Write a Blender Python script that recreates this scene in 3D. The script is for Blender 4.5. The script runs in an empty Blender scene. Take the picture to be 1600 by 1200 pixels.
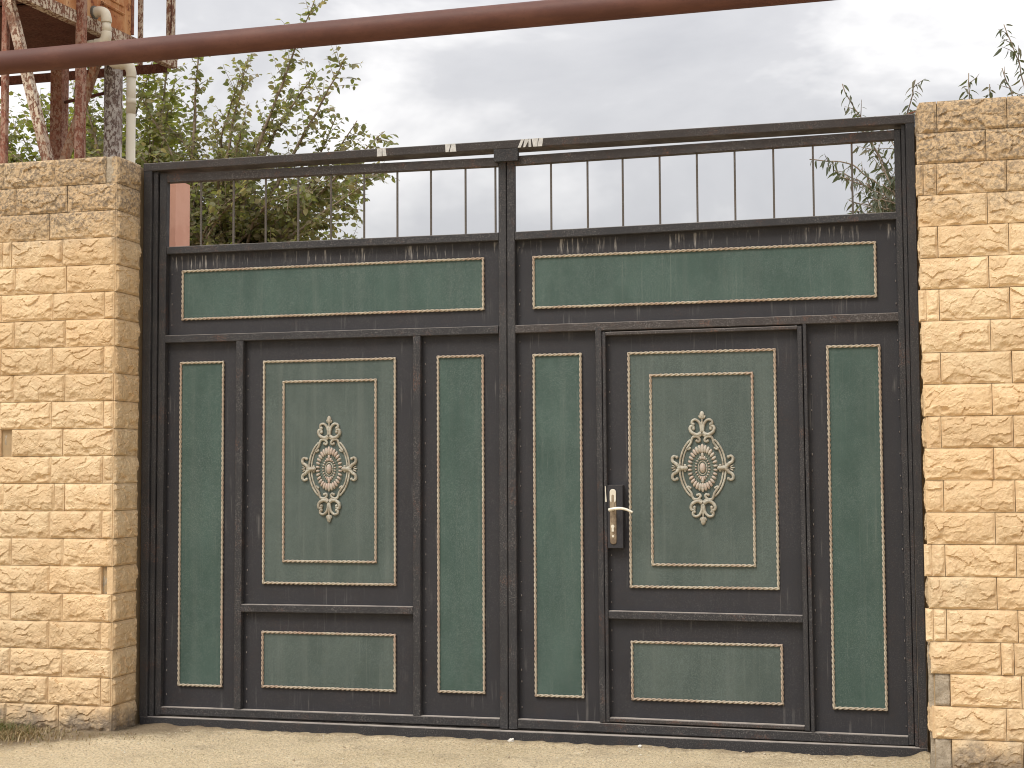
import bpy, math, random
import numpy as np
from mathutils import Vector, Matrix

random.seed(7)
SC = bpy.context.scene
COL = SC.collection
R = math.radians

# ------------------------------------------------------------------ camera
YAW, PITCH, ROLL = -0.2562, 0.0590, -0.0057
CAM = (3.8994, -7.0892, 1.3344)
cam_d = bpy.data.cameras.new("camera")
cam = bpy.data.objects.new("camera", cam_d)
COL.objects.link(cam)
fw = Vector((math.sin(YAW) * math.cos(PITCH), math.cos(YAW) * math.cos(PITCH), math.sin(PITCH)))
rt = Vector((math.cos(YAW), -math.sin(YAW), 0))
up = rt.cross(fw)
r2 = rt * math.cos(ROLL) + up * math.sin(ROLL)
u2 = -rt * math.sin(ROLL) + up * math.cos(ROLL)
M = Matrix((r2, u2, -fw)).transposed().to_4x4()
M.translation = Vector(CAM)
cam.matrix_world = M
cam_d.sensor_width = 36.0
cam_d.lens = 2300.0 / 1600.0 * 36.0
cam_d.clip_start = 0.05
cam_d.clip_end = 2000
SC.camera = cam

# ------------------------------------------------------------------ light
SUN_EL, SUN_AZ = 52.0, 205.0          # azimuth clockwise from +Y: behind the camera, a little left
w = bpy.data.worlds.new("World")
SC.world = w
w.use_nodes = True
wn, wl = w.node_tree.nodes, w.node_tree.links
wn.clear()
out = wn.new("ShaderNodeOutputWorld")
bg = wn.new("ShaderNodeBackground")
bg.inputs["Strength"].default_value = 0.1
sky = wn.new("ShaderNodeTexSky")
sky.sky_type = 'NISHITA'
sky.sun_disc = False
sky.sun_elevation = R(SUN_EL)
sky.sun_rotation = R(SUN_AZ)
tc = wn.new("ShaderNodeTexCoord")
mp = wn.new("ShaderNodeMapping")
mp.inputs["Scale"].default_value = (1.0, 1.0, 2.2)
mp.inputs["Location"].default_value = (1.9, 0.35, 0.0)
wl.new(tc.outputs["Generated"], mp.inputs["Vector"])
n1 = wn.new("ShaderNodeTexNoise")
n1.inputs["Scale"].default_value = 3.3
n1.inputs["Detail"].default_value = 6.0
n1.inputs["Roughness"].default_value = 0.56
n1.inputs["Distortion"].default_value = 0.35
wl.new(mp.outputs["Vector"], n1.inputs["Vector"])
cr = wn.new("ShaderNodeValToRGB")
cr.color_ramp.elements[0].position = 0.34
cr.color_ramp.elements[0].color = (0.375, 0.376, 0.395, 1)
cr.color_ramp.elements[1].position = 0.70
cr.color_ramp.elements[1].color = (0.80, 0.785, 0.77, 1)
e = cr.color_ramp.elements.new(0.52)
e.color = (0.465, 0.463, 0.475, 1)
wl.new(n1.outputs["Fac"], cr.inputs["Fac"])
sx = wn.new("ShaderNodeSeparateXYZ")
wl.new(tc.outputs["Generated"], sx.inputs[0])
mr = wn.new("ShaderNodeMapRange")
mr.inputs["From Min"].default_value = 0.0
mr.inputs["From Max"].default_value = 1.0
mr.inputs["To Min"].default_value = 4.55
mr.inputs["To Max"].default_value = 16.5
wl.new(sx.outputs["Z"], mr.inputs["Value"])
mul = wn.new("ShaderNodeVectorMath")
mul.operation = 'SCALE'
wl.new(cr.outputs["Color"], mul.inputs[0])
wl.new(mr.outputs["Result"], mul.inputs["Scale"])
mx = wn.new("ShaderNodeMix")
mx.data_type = 'RGBA'
mx.inputs["Factor"].default_value = 0.965
wl.new(sky.outputs["Color"], mx.inputs[6])
wl.new(mul.outputs["Vector"], mx.inputs[7])
wl.new(mx.outputs[2], bg.inputs["Color"])
wl.new(bg.outputs["Background"], out.inputs["Surface"])

sun_d = bpy.data.lights.new("sun", 'SUN')
sun_d.energy = 1.3
sun_d.angle = R(24)
sun_d.color = (1.0, 0.95, 0.87)
sun = bpy.data.objects.new("sun", sun_d)
COL.objects.link(sun)
sd = Vector((math.sin(R(SUN_AZ)) * math.cos(R(SUN_EL)), math.cos(R(SUN_AZ)) * math.cos(R(SUN_EL)), math.sin(R(SUN_EL))))
sun.rotation_euler = (-sd).to_track_quat('-Z', 'Y').to_euler()
sun.location = sd * 40

SC.view_settings.view_transform = 'Standard'
SC.view_settings.look = 'None'
SC.view_settings.gamma = 1.0
SC.view_settings.exposure = 1.08
SC.view_settings.use_curve_mapping = False
SC.cycles.filter_width = 1.05

# ------------------------------------------------------------------ helpers: noise
def vnoise(x, y, seed):
    """2-D value noise in 0..1 on numpy arrays."""
    rs = np.random.RandomState(seed)
    g = rs.rand(64, 64)
    xi = np.floor(x).astype(int); yi = np.floor(y).astype(int)
    fx = x - xi; fy = y - yi
    fx = fx * fx * (3 - 2 * fx); fy = fy * fy * (3 - 2 * fy)
    a = g[yi % 64, xi % 64]; b = g[yi % 64, (xi + 1) % 64]
    c = g[(yi + 1) % 64, xi % 64]; d = g[(yi + 1) % 64, (xi + 1) % 64]
    return (a * (1 - fx) + b * fx) * (1 - fy) + (c * (1 - fx) + d * fx) * fy

def fbm(x, y, seed, oct=4):
    s = 0; a = 1; t = 0
    for k in range(oct):
        s = s + a * vnoise(x * 2 ** k, y * 2 ** k, seed + k); t += a; a *= 0.5
    return s / t

def sstep(a, b, x):
    t = np.clip((x - a) / (b - a), 0, 1)
    return t * t * (3 - 2 * t)

# ------------------------------------------------------------------ helpers: meshes and objects
WLOC = {}

def thing(name, label, cat, loc=(0, 0, 0), group=None):
    o = bpy.data.objects.new(name, None)
    o.empty_display_size = 0.2
    COL.objects.link(o)
    o.location = loc
    WLOC[o] = Vector(loc)
    o['label'] = label; o['category'] = cat
    if group: o['group'] = group
    return o

def tag(o, label, cat, group=None):
    o['label'] = label; o['category'] = cat
    if group: o['group'] = group
    return o

class MB:
    """collects geometry (world coordinates) for ONE mesh object"""
    def __init__(s):
        s.v = []; s.f = []; s.m = []; s.n = 0
    def add(s, verts, faces, mi=0):
        verts = [tuple(map(float, p)) for p in verts]
        s.v += verts
        s.f += [tuple(int(i) + s.n for i in f) for f in faces]
        s.m += [mi] * len(faces)
        s.n += len(verts)
        return s
    def box(s, x0, x1, y0, y1, z0, z1, mi=0):
        v = [(x0, y0, z0), (x1, y0, z0), (x1, y1, z0), (x0, y1, z0), (x0, y0, z1), (x1, y0, z1), (x1, y1, z1), (x0, y1, z1)]
        return s.add(v, [(0, 1, 5, 4), (1, 2, 6, 5), (2, 3, 7, 6), (3, 0, 4, 7), (4, 5, 6, 7), (3, 2, 1, 0)], mi)
    def rail(s, x0, x1, y0, y1, za0, za1, zb0, zb1, c=0.003, mi=0):
        """rail along X, profile with small chamfers; z-range za at x0 and zb at x1"""
        def prof(z0, z1):
            return [(y0 + c, z0), (y1 - c, z0), (y1, z0 + c), (y1, z1 - c), (y1 - c, z1), (y0 + c, z1), (y0, z1 - c), (y0, z0 + c)]
        v = [(x0, y, z) for y, z in prof(za0, za1)] + [(x1, y, z) for y, z in prof(zb0, zb1)]
        f = [(i, (i + 1) % 8, 8 + (i + 1) % 8, 8 + i) for i in range(8)] + [tuple(range(7, -1, -1)), tuple(range(8, 16))]
        return s.add(v, f, mi)
    def stile(s, xa0, xa1, y0, y1, z0, z1, xb0=None, xb1=None, c=0.003, mi=0):
        """upright; x-range xa at z0 and xb at z1"""
        xb0 = xa0 if xb0 is None else xb0; xb1 = xa1 if xb1 is None else xb1
        def prof(x0, x1):
            return [(x0 + c, y0), (x1 - c, y0), (x1, y0 + c), (x1, y1 - c), (x1 - c, y1), (x0 + c, y1), (x0, y1 - c), (x0, y0 + c)]
        v = [(x, y, z0) for x, y in prof(xa0, xa1)] + [(x, y, z1) for x, y in prof(xb0, xb1)]
        f = [(i, (i + 1) % 8, 8 + (i + 1) % 8, 8 + i) for i in range(8)] + [tuple(range(7, -1, -1)), tuple(range(8, 16))]
        return s.add(v, f, mi)
    def tube(s, path, rad, sides=8, cap=True, mi=0, flat=1.0, fdir=None):
        P = np.array(path, float); n = len(P)
        rad = np.full(n, rad, float) if np.isscalar(rad) else np.array(rad, float)
        T = np.gradient(P, axis=0); T /= np.linalg.norm(T, axis=1)[:, None] + 1e-12
        a = np.array([0, 0, 1.]) if abs(T[0][2]) < 0.9 else np.array([1., 0, 0])
        N = np.empty_like(P); nn = np.cross(T[0], a); nn /= np.linalg.norm(nn)
        for i in range(n):
            nn = nn - T[i] * np.dot(nn, T[i]); nn /= np.linalg.norm(nn) + 1e-12
            N[i] = nn
        B = np.cross(T, N)
        an = np.arange(sides) * 2 * math.pi / sides
        off = (np.cos(an)[None, :, None] * N[:, None, :] + np.sin(an)[None, :, None] * B[:, None, :]) * rad[:, None, None]
        if flat != 1.0:
            off[:, :, 1] *= flat
        V = (P[:, None, :] + off).reshape(-1, 3)
        f = []
        for i in range(n - 1):
            for k in range(sides):
                k2 = (k + 1) % sides
                f.append((i * sides + k, i * sides + k2, (i + 1) * sides + k2, (i + 1) * sides + k))
        if cap:
            f.append(tuple(range(sides - 1, -1, -1)))
            f.append(tuple((n - 1) * sides + k for k in range(sides)))
        return s.add(V, f, mi)
    def blob(s, c, ax, nu=8, nv=6, rot=0.0, mi=0):
        """ellipsoid, ax = (x, y, z) radii, rotated by rot in the XZ plane"""
        v = []; f = []
        cs, sn = math.cos(rot), math.sin(rot)
        for j in range(nv + 1):
            ph = -math.pi / 2 + math.pi * j / nv
            for i in range(nu):
                th = 2 * math.pi * i / nu
                x = ax[0] * math.cos(ph) * math.cos(th); y = ax[1] * math.cos(ph) * math.sin(th); z = ax[2] * math.sin(ph)
                v.append((c[0] + x * cs - z * sn, c[1] + y, c[2] + x * sn + z * cs))
        for j in range(nv):
            for i in range(nu):
                f.append((j * nu + i, j * nu + (i + 1) % nu, (j + 1) * nu + (i + 1) % nu, (j + 1) * nu + i))
        return s.add(v, f, mi)
    def build(s, name, mats, parent=None, smooth=False):
        V = np.array(s.v, float)
        c = (V.min(0) + V.max(0)) / 2
        me = bpy.data.meshes.new(name)
        me.from_pydata((V - c).tolist(), [], s.f)
        mats = mats if isinstance(mats, (list, tuple)) else [mats]
        for m in mats: me.materials.append(m)
        if len(mats) > 1: me.polygons.foreach_set("material_index", s.m)
        if smooth: me.polygons.foreach_set("use_smooth", [True] * len(me.polygons))
        me.update()
        return put(name, me, parent, c)

def put(name, me, parent, loc, rotz=0.0):
    o = bpy.data.objects.new(name, me)
    COL.objects.link(o)
    loc = Vector(loc)
    WLOC[o] = loc
    if parent is not None:
        o.parent = parent
        o.location = loc - WLOC[parent]
    else:
        o.location = loc
    o.rotation_euler.z = rotz
    return o

def smooth_path(pts, n=8):
    """Catmull-Rom through points"""
    P = [np.array(p, float) for p in pts]
    P = [2 * P[0] - P[1]] + P + [2 * P[-1] - P[-2]]
    out = []
    for i in range(1, len(P) - 2):
        for k in range(n):
            t = k / n
            out.append(0.5 * ((2 * P[i]) + (-P[i - 1] + P[i + 1]) * t + (2 * P[i - 1] - 5 * P[i] + 4 * P[i + 1] - P[i + 2]) * t * t + (-P[i - 1] + 3 * P[i] - 3 * P[i + 1] + P[i + 2]) * t ** 3))
    out.append(P[-2])
    return np.array(out)

# ------------------------------------------------------------------ helpers: materials
class NT:
    def __init__(s, name):
        s.m = bpy.data.materials.new(name)
        s.m.use_nodes = True
        s.t = s.m.node_tree; s.t.nodes.clear()
        s.out = s.t.nodes.new("ShaderNodeOutputMaterial")
        s.b = s.t.nodes.new("ShaderNodeBsdfPrincipled")
        s.t.links.new(s.b.outputs[0], s.out.inputs["Surface"])
        s.geo = s.t.nodes.new("ShaderNodeNewGeometry")
        s.pos = s.geo.outputs["Position"]
    def link(s, a, b): s.t.links.new(a, b)
    def node(s, ty): return s.t.nodes.new(ty)
    def setv(s, sock, v):
        if hasattr(v, "links") or isinstance(v, bpy.types.NodeSocket): s.link(v, sock)
        else: sock.default_value = v
    def noise(s, scale=5, detail=4, rough=0.5, stretch=(1, 1, 1), off=(0, 0, 0), dist=0.0):
        mp = s.node("ShaderNodeMapping"); mp.inputs["Scale"].default_value = stretch; mp.inputs["Location"].default_value = off
        s.link(s.pos, mp.inputs["Vector"])
        n = s.node("ShaderNodeTexNoise")
        n.inputs["Scale"].default_value = scale; n.inputs["Detail"].default_value = detail
        n.inputs["Roughness"].default_value = rough; n.inputs["Distortion"].default_value = dist
        s.link(mp.outputs[0], n.inputs["Vector"])
        return n.outputs["Fac"]
    def rng(s, v, a, b, c=0.0, d=1.0, smooth=True):
        n = s.node("ShaderNodeMapRange")
        n.interpolation_type = 'SMOOTHSTEP' if smooth else 'LINEAR'
        s.setv(n.inputs["Value"], v)
        for k, x in zip(("From Min", "From Max", "To Min", "To Max"), (a, b, c, d)): n.inputs[k].default_value = x
        return n.outputs["Result"]
    def math(s, op, a, b=0.0):
        n = s.node("ShaderNodeMath"); n.operation = op
        s.setv(n.inputs[0], a); s.setv(n.inputs[1], b)
        return n.outputs[0]
    def mul(s, *a):
        r = a[0]
        for x in a[1:]: r = s.math('MULTIPLY', r, x)
        return r
    def mix(s, f, a, b, mode='MIX'):
        n = s.node("ShaderNodeMix"); n.data_type = 'RGBA'; n.blend_type = mode
        s.setv(n.inputs["Factor"], f)
        for sock, x in ((n.inputs[6], a), (n.inputs[7], b)):
            if isinstance(x, tuple): sock.default_value = (*x, 1) if len(x) == 3 else x
            else: s.link(x, sock)
        return n.outputs[2]
    def z(s):
        n = s.node("ShaderNodeSeparateXYZ"); s.link(s.pos, n.inputs[0]); return n.outputs["Z"]
    def xyz(s):
        n = s.node("ShaderNodeSeparateXYZ"); s.link(s.pos, n.inputs[0]); return n.outputs
    def rand(s):
        n = s.node("ShaderNodeObjectInfo"); return n.outputs["Random"]
    def bump(s, h, strength=0.3, dist=0.01):
        n = s.node("ShaderNodeBump"); n.inputs["Strength"].default_value = strength; n.inputs["Distance"].default_value = dist
        s.link(h, n.inputs["Height"]); s.link(n.outputs[0], s.b.inputs["Normal"])
    def fin(s, col, rough=0.6, metal=0.0, spec=0.5):
        if isinstance(col, tuple): s.b.inputs["Base Color"].default_value = (*col, 1)
        else: s.link(col, s.b.inputs["Base Color"])
        s.setv(s.b.inputs["Roughness"], rough)
        s.setv(s.b.inputs["Metallic"], metal)
        s.b.inputs["Specular IOR Level"].default_value = spec
        return s.m

def srgb(r, g, b):
    f = lambda c: (c / 255 / 12.92) if c / 255 <= 0.04045 else ((c / 255 + 0.055) / 1.055) ** 2.4
    return (f(r), f(g), f(b))

def mat_stone():
    s = NT("split_face_stone")
    big = s.noise(2.2, 3, off=(3, 1, 2)); mid = s.noise(14, 4, 0.6); fine = s.noise(160, 3, 0.7); grain = s.noise(420, 2, 0.6, off=(5, 5, 5))
    c = s.mix(s.rng(mid, 0.3, 0.7), (0.62, 0.450, 0.268), (0.75, 0.580, 0.370))
    c = s.mix(s.rng(big, 0.35, 0.65, 0, 0.6), c, (0.62, 0.425, 0.235))
    v = s.rng(s.rand(), 0, 1, 0.90, 1.06, False)
    c = s.mix(1.0, c, s.comb(v), 'MULTIPLY')
    c = s.mix(s.rng(s.noise(26, 5, 0.65, off=(6, 1, 3)), 0.50, 0.66, 0, 0.4), c, (0.56, 0.38, 0.23))
    c = s.mix(s.rng(fine, 0.52, 0.70, 0, 0.35), c, (0.46, 0.32, 0.185))
    c = s.mix(s.rng(s.noise(120, 4, 0.7, off=(8, 3, 3)), 0.56, 0.68, 0, 0.5), c, (0.82, 0.68, 0.45))
    c = s.mix(s.rng(grain, 0.60, 0.72, 0, 0.35), c, (0.36, 0.26, 0.16))
    # weathering: grey lichen and soot near the coping, splash dirt at the foot
    z = s.z()
    topm = s.rng(s.math('ADD', z, s.math('MULTIPLY', s.noise(5, 5, 0.65), 0.55)), 2.66, 3.05)
    spk = s.rng(s.noise(60, 4, 0.7, off=(9, 2, 1)), 0.40, 0.62, 0.25, 1.0)
    c = s.mix(s.mul(topm, spk, 0.92), c, (0.20, 0.16, 0.12))
    patch = s.mul(s.rng(s.noise(4, 4, 0.6, off=(7, 7, 1)), 0.60, 0.74), s.rng(s.noise(70, 3, 0.7, off=(1, 2, 8)), 0.42, 0.62), 0.5)
    c = s.mix(patch, c, (0.24, 0.185, 0.125))
    low = s.rng(s.math('ADD', z, s.math('MULTIPLY', s.noise(7, 5, 0.65, off=(2, 0, 4)), 0.34)), 0.325, 0.20)
    c = s.mix(s.mul(low, s.rng(s.noise(40, 4, 0.7, off=(3, 5, 2)), 0.30, 0.55, 0.5, 1.0), 0.9), c, (0.205, 0.165, 0.125))
    h = s.math('ADD', s.math('MULTIPLY', fine, 0.5), s.math('MULTIPLY', s.noise(45, 5, 0.65, off=(4, 4, 4)), 1.0))
    s.bump(h, 0.62, 0.007)
    return s.fin(c, 0.92, spec=0.15)

def _comb(s, v):
    n = s.node("ShaderNodeCombineColor")
    for i in range(3): s.link(v, n.inputs[i])
    return n.outputs[0]
NT.comb = _comb

def mat_mortar():
    s = NT("grey_mortar")
    c = s.mix(s.rng(s.noise(18, 5, 0.7), 0.35, 0.65), (0.30, 0.25, 0.185), (0.46, 0.39, 0.30))
    c = s.mix(s.rng(s.noise(200, 2, 0.6), 0.58, 0.7, 0, 0.6), c, (0.16, 0.13, 0.10))
    s.bump(s.noise(70, 5, 0.7), 0.8, 0.01)
    return s.fin(c, 0.95, spec=0.1)

def mat_joint():
    s = NT("dark_joint_mortar")
    c = s.mix(s.noise(40, 3), (0.30, 0.215, 0.125), (0.44, 0.32, 0.19))
    return s.fin(c, 0.95, spec=0.1)

def mat_black(name, base, rust_amt, dust=0.25, streaks=0.0):
    """old dark paint on steel: rust freckles, dust, pale run marks"""
    s = NT(name)
    c = s.mix(s.noise(6, 4, 0.6), tuple(x * 0.85 for x in base), tuple(x * 1.2 for x in base))
    sp = s.mul(s.rng(s.noise(170, 4, 0.75), 0.50, 0.68), s.rng(s.noise(5, 5, 0.65, off=(2, 3, 1)), 0.32, 0.58))
    c = s.mix(s.mul(sp, dust * 1.6), c, (0.17, 0.158, 0.15))
    z = s.z()
    rm = s.mul(s.rng(s.noise(9, 5, 0.7, off=(4, 1, 6)), 0.52, 0.70), s.rng(s.noise(120, 4, 0.7, off=(1, 6, 2)), 0.45, 0.62))
    c = s.mix(s.mul(rm, rust_amt), c, (0.17, 0.075, 0.045))
    c = s.mix(s.rng(s.noise(520, 2, 0.5, off=(3, 3, 3)), 0.66, 0.72, 0, dust), c, (0.34, 0.325, 0.31))
    if streaks:
        st = s.rng(s.noise(1.0, 3, 0.6, stretch=(42, 1, 2.2)), 0.56, 0.74)
        br = s.rng(s.noise(1.0, 2, 0.5, stretch=(3.5, 1, 5)), 0.45, 0.62)
        c = s.mix(s.mul(st, br, streaks), c, (0.23, 0.215, 0.20))
        # pale run marks below the open railing
        st2 = s.rng(s.noise(1.0, 4, 0.7, stretch=(58, 1, 5), off=(3, 0, 0)), 0.53, 0.68)
        grp = s.rng(s.noise(1.0, 2, 0.5, stretch=(9, 1, 1), off=(8, 0, 3)), 0.38, 0.52)
        zz = s.mul(s.rng(z, 2.405, 2.45), s.rng(z, 2.50, 2.49))
        c = s.mix(s.mul(st2, grp, zz, 0.8), c, (0.33, 0.31, 0.29))
    nz = s.node("ShaderNodeSeparateXYZ"); s.link(s.geo.outputs["True Normal"], nz.inputs[0])
    c = s.mix(s.mul(s.rng(nz.outputs["Z"], 0.6, 0.9), s.rng(s.noise(14, 4, 0.6), 0.25, 0.6, 0.55, 0.95)), c, (0.44, 0.39, 0.345))
    s.bump(s.noise(260, 3, 0.6), 0.15, 0.002)
    return s.fin(c, s.rng(s.noise(12, 4), 0.3, 0.7, 0.48, 0.68), spec=0.35)

def mat_green(name, hazy):
    s = NT(name)
    g0, g1 = ((0.029, 0.060, 0.049), (0.044, 0.082, 0.068)) if not hazy else ((0.050, 0.070, 0.062), (0.068, 0.090, 0.080))
    c = s.mix(s.rng(s.noise(3.0, 4, 0.6, stretch=(2.0, 1, 0.8)), 0.3, 0.7), g0, g1)
    # mottled weathering and vertical wash marks
    mt = s.mul(s.rng(s.noise(240, 4, 0.75), 0.46, 0.62), s.rng(s.noise(5, 4, 0.6, off=(6, 0, 2)), 0.15, 0.65))
    c = s.mix(s.mul(mt, 0.60), c, (0.125, 0.16, 0.15))
    dk = s.mul(s.rng(s.noise(150, 3, 0.7, off=(2, 8, 0)), 0.50, 0.66), s.rng(s.noise(4, 4, 0.6, off=(1, 4, 7)), 0.40, 0.62))
    c = s.mix(s.mul(dk, 0.55), c, (0.028, 0.048, 0.042))
    st = s.rng(s.noise(1.0, 4, 0.6, stretch=(16, 1, 0.55), off=(4, 0, 1)), 0.46, 0.72)
    c = s.mix(s.mul(st, 0.36 if hazy else 0.18), c, (0.115, 0.135, 0.122))
    fine = s.rng(s.noise(1.0, 4, 0.6, stretch=(70, 1, 1.6), off=(4, 0, 6)), 0.58, 0.74)
    c = s.mix(s.mul(fine, 0.22), c, (0.17, 0.19, 0.175))
    c = s.mix(s.rng(s.noise(600, 1, 0.5), 0.70, 0.74, 0, 0.5), c, (0.32, 0.34, 0.30))
    return s.fin(c, s.rng(s.noise(9, 4), 0.3, 0.7, 0.40, 0.60), spec=0.4)

def mat_rope():
    s = NT("bronzed_cream_rope")
    c = s.mix(s.rng(s.noise(7, 4, 0.6), 0.40, 0.62), (0.43, 0.375, 0.29), (0.37, 0.285, 0.215))
    c = s.mix(s.rng(s.noise(3, 3, 0.6, off=(4, 4, 0)), 0.57, 0.72, 0, 0.5), c, (0.40, 0.25, 0.19))
    c = s.mix(s.rng(s.noise(130, 3, 0.7), 0.52, 0.68, 0, 0.6), c, (0.16, 0.11, 0.075))
    return s.fin(c, 0.6, spec=0.35)

def mat_cast(name, a, b, patina):
    s = NT(name)
    c = s.mix(s.rng(s.noise(30, 4, 0.6), 0.38, 0.62), a, b)
    c = s.mix(s.rng(s.noise(90, 3, 0.7, off=(3, 1, 2)), 0.50, 0.66, 0, 0.55), c, patina)
    s.bump(s.noise(200, 3, 0.6), 0.3, 0.002)
    return s.fin(c, 0.5, spec=0.4)

def mat_rust(name, a, b, pale, pale_amt):
    s = NT(name)
    c = s.mix(s.rng(s.noise(9, 5, 0.65), 0.35, 0.65), a, b)
    c = s.mix(s.rng(s.noise(70, 4, 0.7), 0.45, 0.62, 0, 0.6), c, tuple(x * 0.45 for x in a))
    m = s.mul(s.rng(s.noise(55, 4, 0.7, off=(3, 9, 1), stretch=(1, 1, 0.55)), 0.47, 0.53), s.rng(s.noise(3, 4, 0.6, off=(8, 2, 2)), 0.30, 0.55))
    c = s.mix(s.mul(m, pale_amt), c, pale)
    s.bump(s.noise(80, 4, 0.7), 0.5, 0.004)
    return s.fin(c, 0.85, spec=0.2)

def mat_tank_side():
    s = NT("orange_rusted_tank_paint")
    c = s.mix(s.rng(s.noise(5, 5, 0.65), 0.35, 0.65), (0.36, 0.135, 0.055), (0.50, 0.26, 0.12))
    st = s.rng(s.noise(1, 4, 0.6, stretch=(30, 30, 2)), 0.45, 0.68)
    c = s.mix(s.mul(st, 0.7), c, (0.62, 0.40, 0.22))
    c = s.mix(s.rng(s.noise(14, 5, 0.7, off=(2, 2, 5)), 0.55, 0.66), c, (0.16, 0.05, 0.025))
    s.bump(s.noise(40, 4, 0.7), 0.4, 0.004)
    return s.fin(c, 0.85, spec=0.2)

def mat_pipe():
    s = NT("red_oxide_pipe_paint")
    c = s.mix(s.rng(s.noise(2.4, 6, 0.7, stretch=(1, 3, 3)), 0.38, 0.62), (0.090, 0.036, 0.027), (0.120, 0.050, 0.036))
    c = s.mix(s.rng(s.noise(60, 4, 0.7), 0.55, 0.72, 0, 0.4), c, (0.065, 0.028, 0.022))
    return s.fin(c, 0.6, spec=0.3)

def mat_plain(name, a, b, rough=0.6, scale=8, spec=0.3, metal=0.0, bump=0.0, bs=60):
    s = NT(name)
    c = s.mix(s.rng(s.noise(scale, 4, 0.6), 0.35, 0.65), a, b)
    if bump: s.bump(s.noise(bs, 4, 0.7), bump, 0.004)
    return s.fin(c, rough, spec=spec, metal=metal)

def mat_ground():
    s = NT("sandy_concrete")
    x = s.xyz()
    c = s.mix(s.rng(s.noise(1.2, 4, 0.6), 0.35, 0.65), (0.74, 0.59, 0.375), (0.86, 0.70, 0.465))
    c = s.mix(s.rng(s.noise(5, 5, 0.65, off=(3, 3, 0)), 0.45, 0.68, 0, 0.6), c, (0.74, 0.60, 0.37))
    c = s.mix(s.rng(s.noise(75, 4, 0.75), 0.48, 0.60, 0, 0.62), c, (0.36, 0.265, 0.16))
    c = s.mix(s.rng(s.noise(95, 3, 0.7, off=(6, 1, 0)), 0.52, 0.62, 0, 0.85), c, (0.88, 0.77, 0.56))
    # darker, gritty brown band along the threshold, faint tyre-worn patches
    dn = s.math('ADD', x["Y"], s.math('MULTIPLY', s.noise(11, 5, 0.7, off=(5, 2, 0)), 0.16))
    c = s.mix(s.rng(dn, 0.0, 0.075, 0, 0.6), c, (0.33, 0.25, 0.165))
    c = s.mix(s.mul(s.rng(s.noise(2.6, 5, 0.65, off=(7, 3, 0)), 0.50, 0.66), s.rng(s.noise(40, 3, 0.7, off=(2, 2, 0)), 0.3, 0.6), 0.55), c, (0.40, 0.31, 0.21))
    # trodden soil by the left wall
    d = s.math('ADD', s.math('MULTIPLY', x["X"], 0.75), s.math('MULTIPLY', x["Y"], -0.9))
    d = s.math('ADD', d, s.math('MULTIPLY', s.noise(6, 5, 0.65, off=(1, 5, 0)), 0.35))
    c = s.mix(s.rng(d, 0.66, 0.40, 0, 0.85), c, (0.25, 0.19, 0.125))
    s.bump(s.math('ADD', s.noise(60, 5, 0.7), s.math('MULTIPLY', s.noise(180, 3, 0.7), 0.6)), 1.0, 0.02)
    return s.fin(c, 0.95, spec=0.12)

def mat_leaf(name, cols, transl=0.35):
    s = NT(name)
    isl = s.math('ADD', s.geo.outputs["Random Per Island"], s.rand())
    isl = s.math('FRACT', isl)
    r = s.node("ShaderNodeValToRGB")
    el = r.color_ramp.elements
    el[0].position = 0; el[0].color = (*cols[0], 1)
    el[1].position = 1; el[1].color = (*cols[-1], 1)
    for i, c in enumerate(cols[1:-1]):
        e = el.new((i + 1) / (len(cols) - 1)); e.color = (*c, 1)
    s.link(isl, r.inputs["Fac"])
    s.fin(r.outputs["Color"], 0.45, spec=0.4)
    tr = s.node("ShaderNodeBsdfTranslucent")
    s.link(s.mix(1.0, r.outputs["Color"], (1.3, 1.35, 0.7), 'MULTIPLY'), tr.inputs["Color"])
    mx = s.node("ShaderNodeMixShader"); mx.inputs[0].default_value = transl
    s.link(s.b.outputs[0], mx.inputs[1]); s.link(tr.outputs[0], mx.inputs[2])
    s.link(mx.outputs[0], s.out.inputs["Surface"])
    return s.m

STONE, MORTAR, JOINT = mat_stone(), mat_mortar(), mat_joint()
DARK = mat_black("dark_painted_tube", (0.0245, 0.024, 0.0265), 0.45, 0.45)
BEAMM = mat_black("rusty_dark_beam", (0.038, 0.032, 0.031), 0.85, 0.62)
SHEET = mat_black("dark_painted_sheet", (0.0235, 0.023, 0.027), 0.08, 0.10, streaks=0.32)
GREEN, GREENH = mat_green("green_enamel", False), mat_green("hazy_green_enamel", True)
ROPE = mat_rope()
CASTC = mat_cast("cast_cream_patina", (0.42, 0.395, 0.325), (0.29, 0.25, 0.19), (0.13, 0.15, 0.125))
CASTP = mat_cast("cast_copper_petals", (0.42, 0.325, 0.265), (0.42, 0.375, 0.31), (0.16, 0.175, 0.145))
CASTG = mat_cast("cast_green_ground", (0.085, 0.11, 0.092), (0.12, 0.145, 0.12), (0.19, 0.20, 0.17))
RUSTR = mat_rust("red_rusted_steel", (0.20, 0.075, 0.050), (0.29, 0.125, 0.085), (0.52, 0.40, 0.31), 0.45)
RUSTP = mat_rust("flaking_pale_steel", (0.17, 0.085, 0.055), (0.24, 0.12, 0.08), (0.56, 0.48, 0.38), 0.95)
RUSTL = mat_rust("orange_rusted_angle", (0.34, 0.15, 0.09), (0.44, 0.24, 0.155), (0.56, 0.46, 0.36), 0.5)
BARM = mat_black("dusty_brown_bar", (0.085, 0.072, 0.060), 0.6, 0.5)
RUSTD = mat_rust("dark_rusted_steel", (0.085, 0.030, 0.022), (0.12, 0.045, 0.032), (0.25, 0.15, 0.10), 0.15)
POLEM = mat_rust("mottled_whitewashed_pole", (0.16, 0.105, 0.085), (0.22, 0.16, 0.13), (0.58, 0.53, 0.47), 1.0)
TANKS = mat_tank_side()
PIPEM = mat_pipe()
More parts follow.
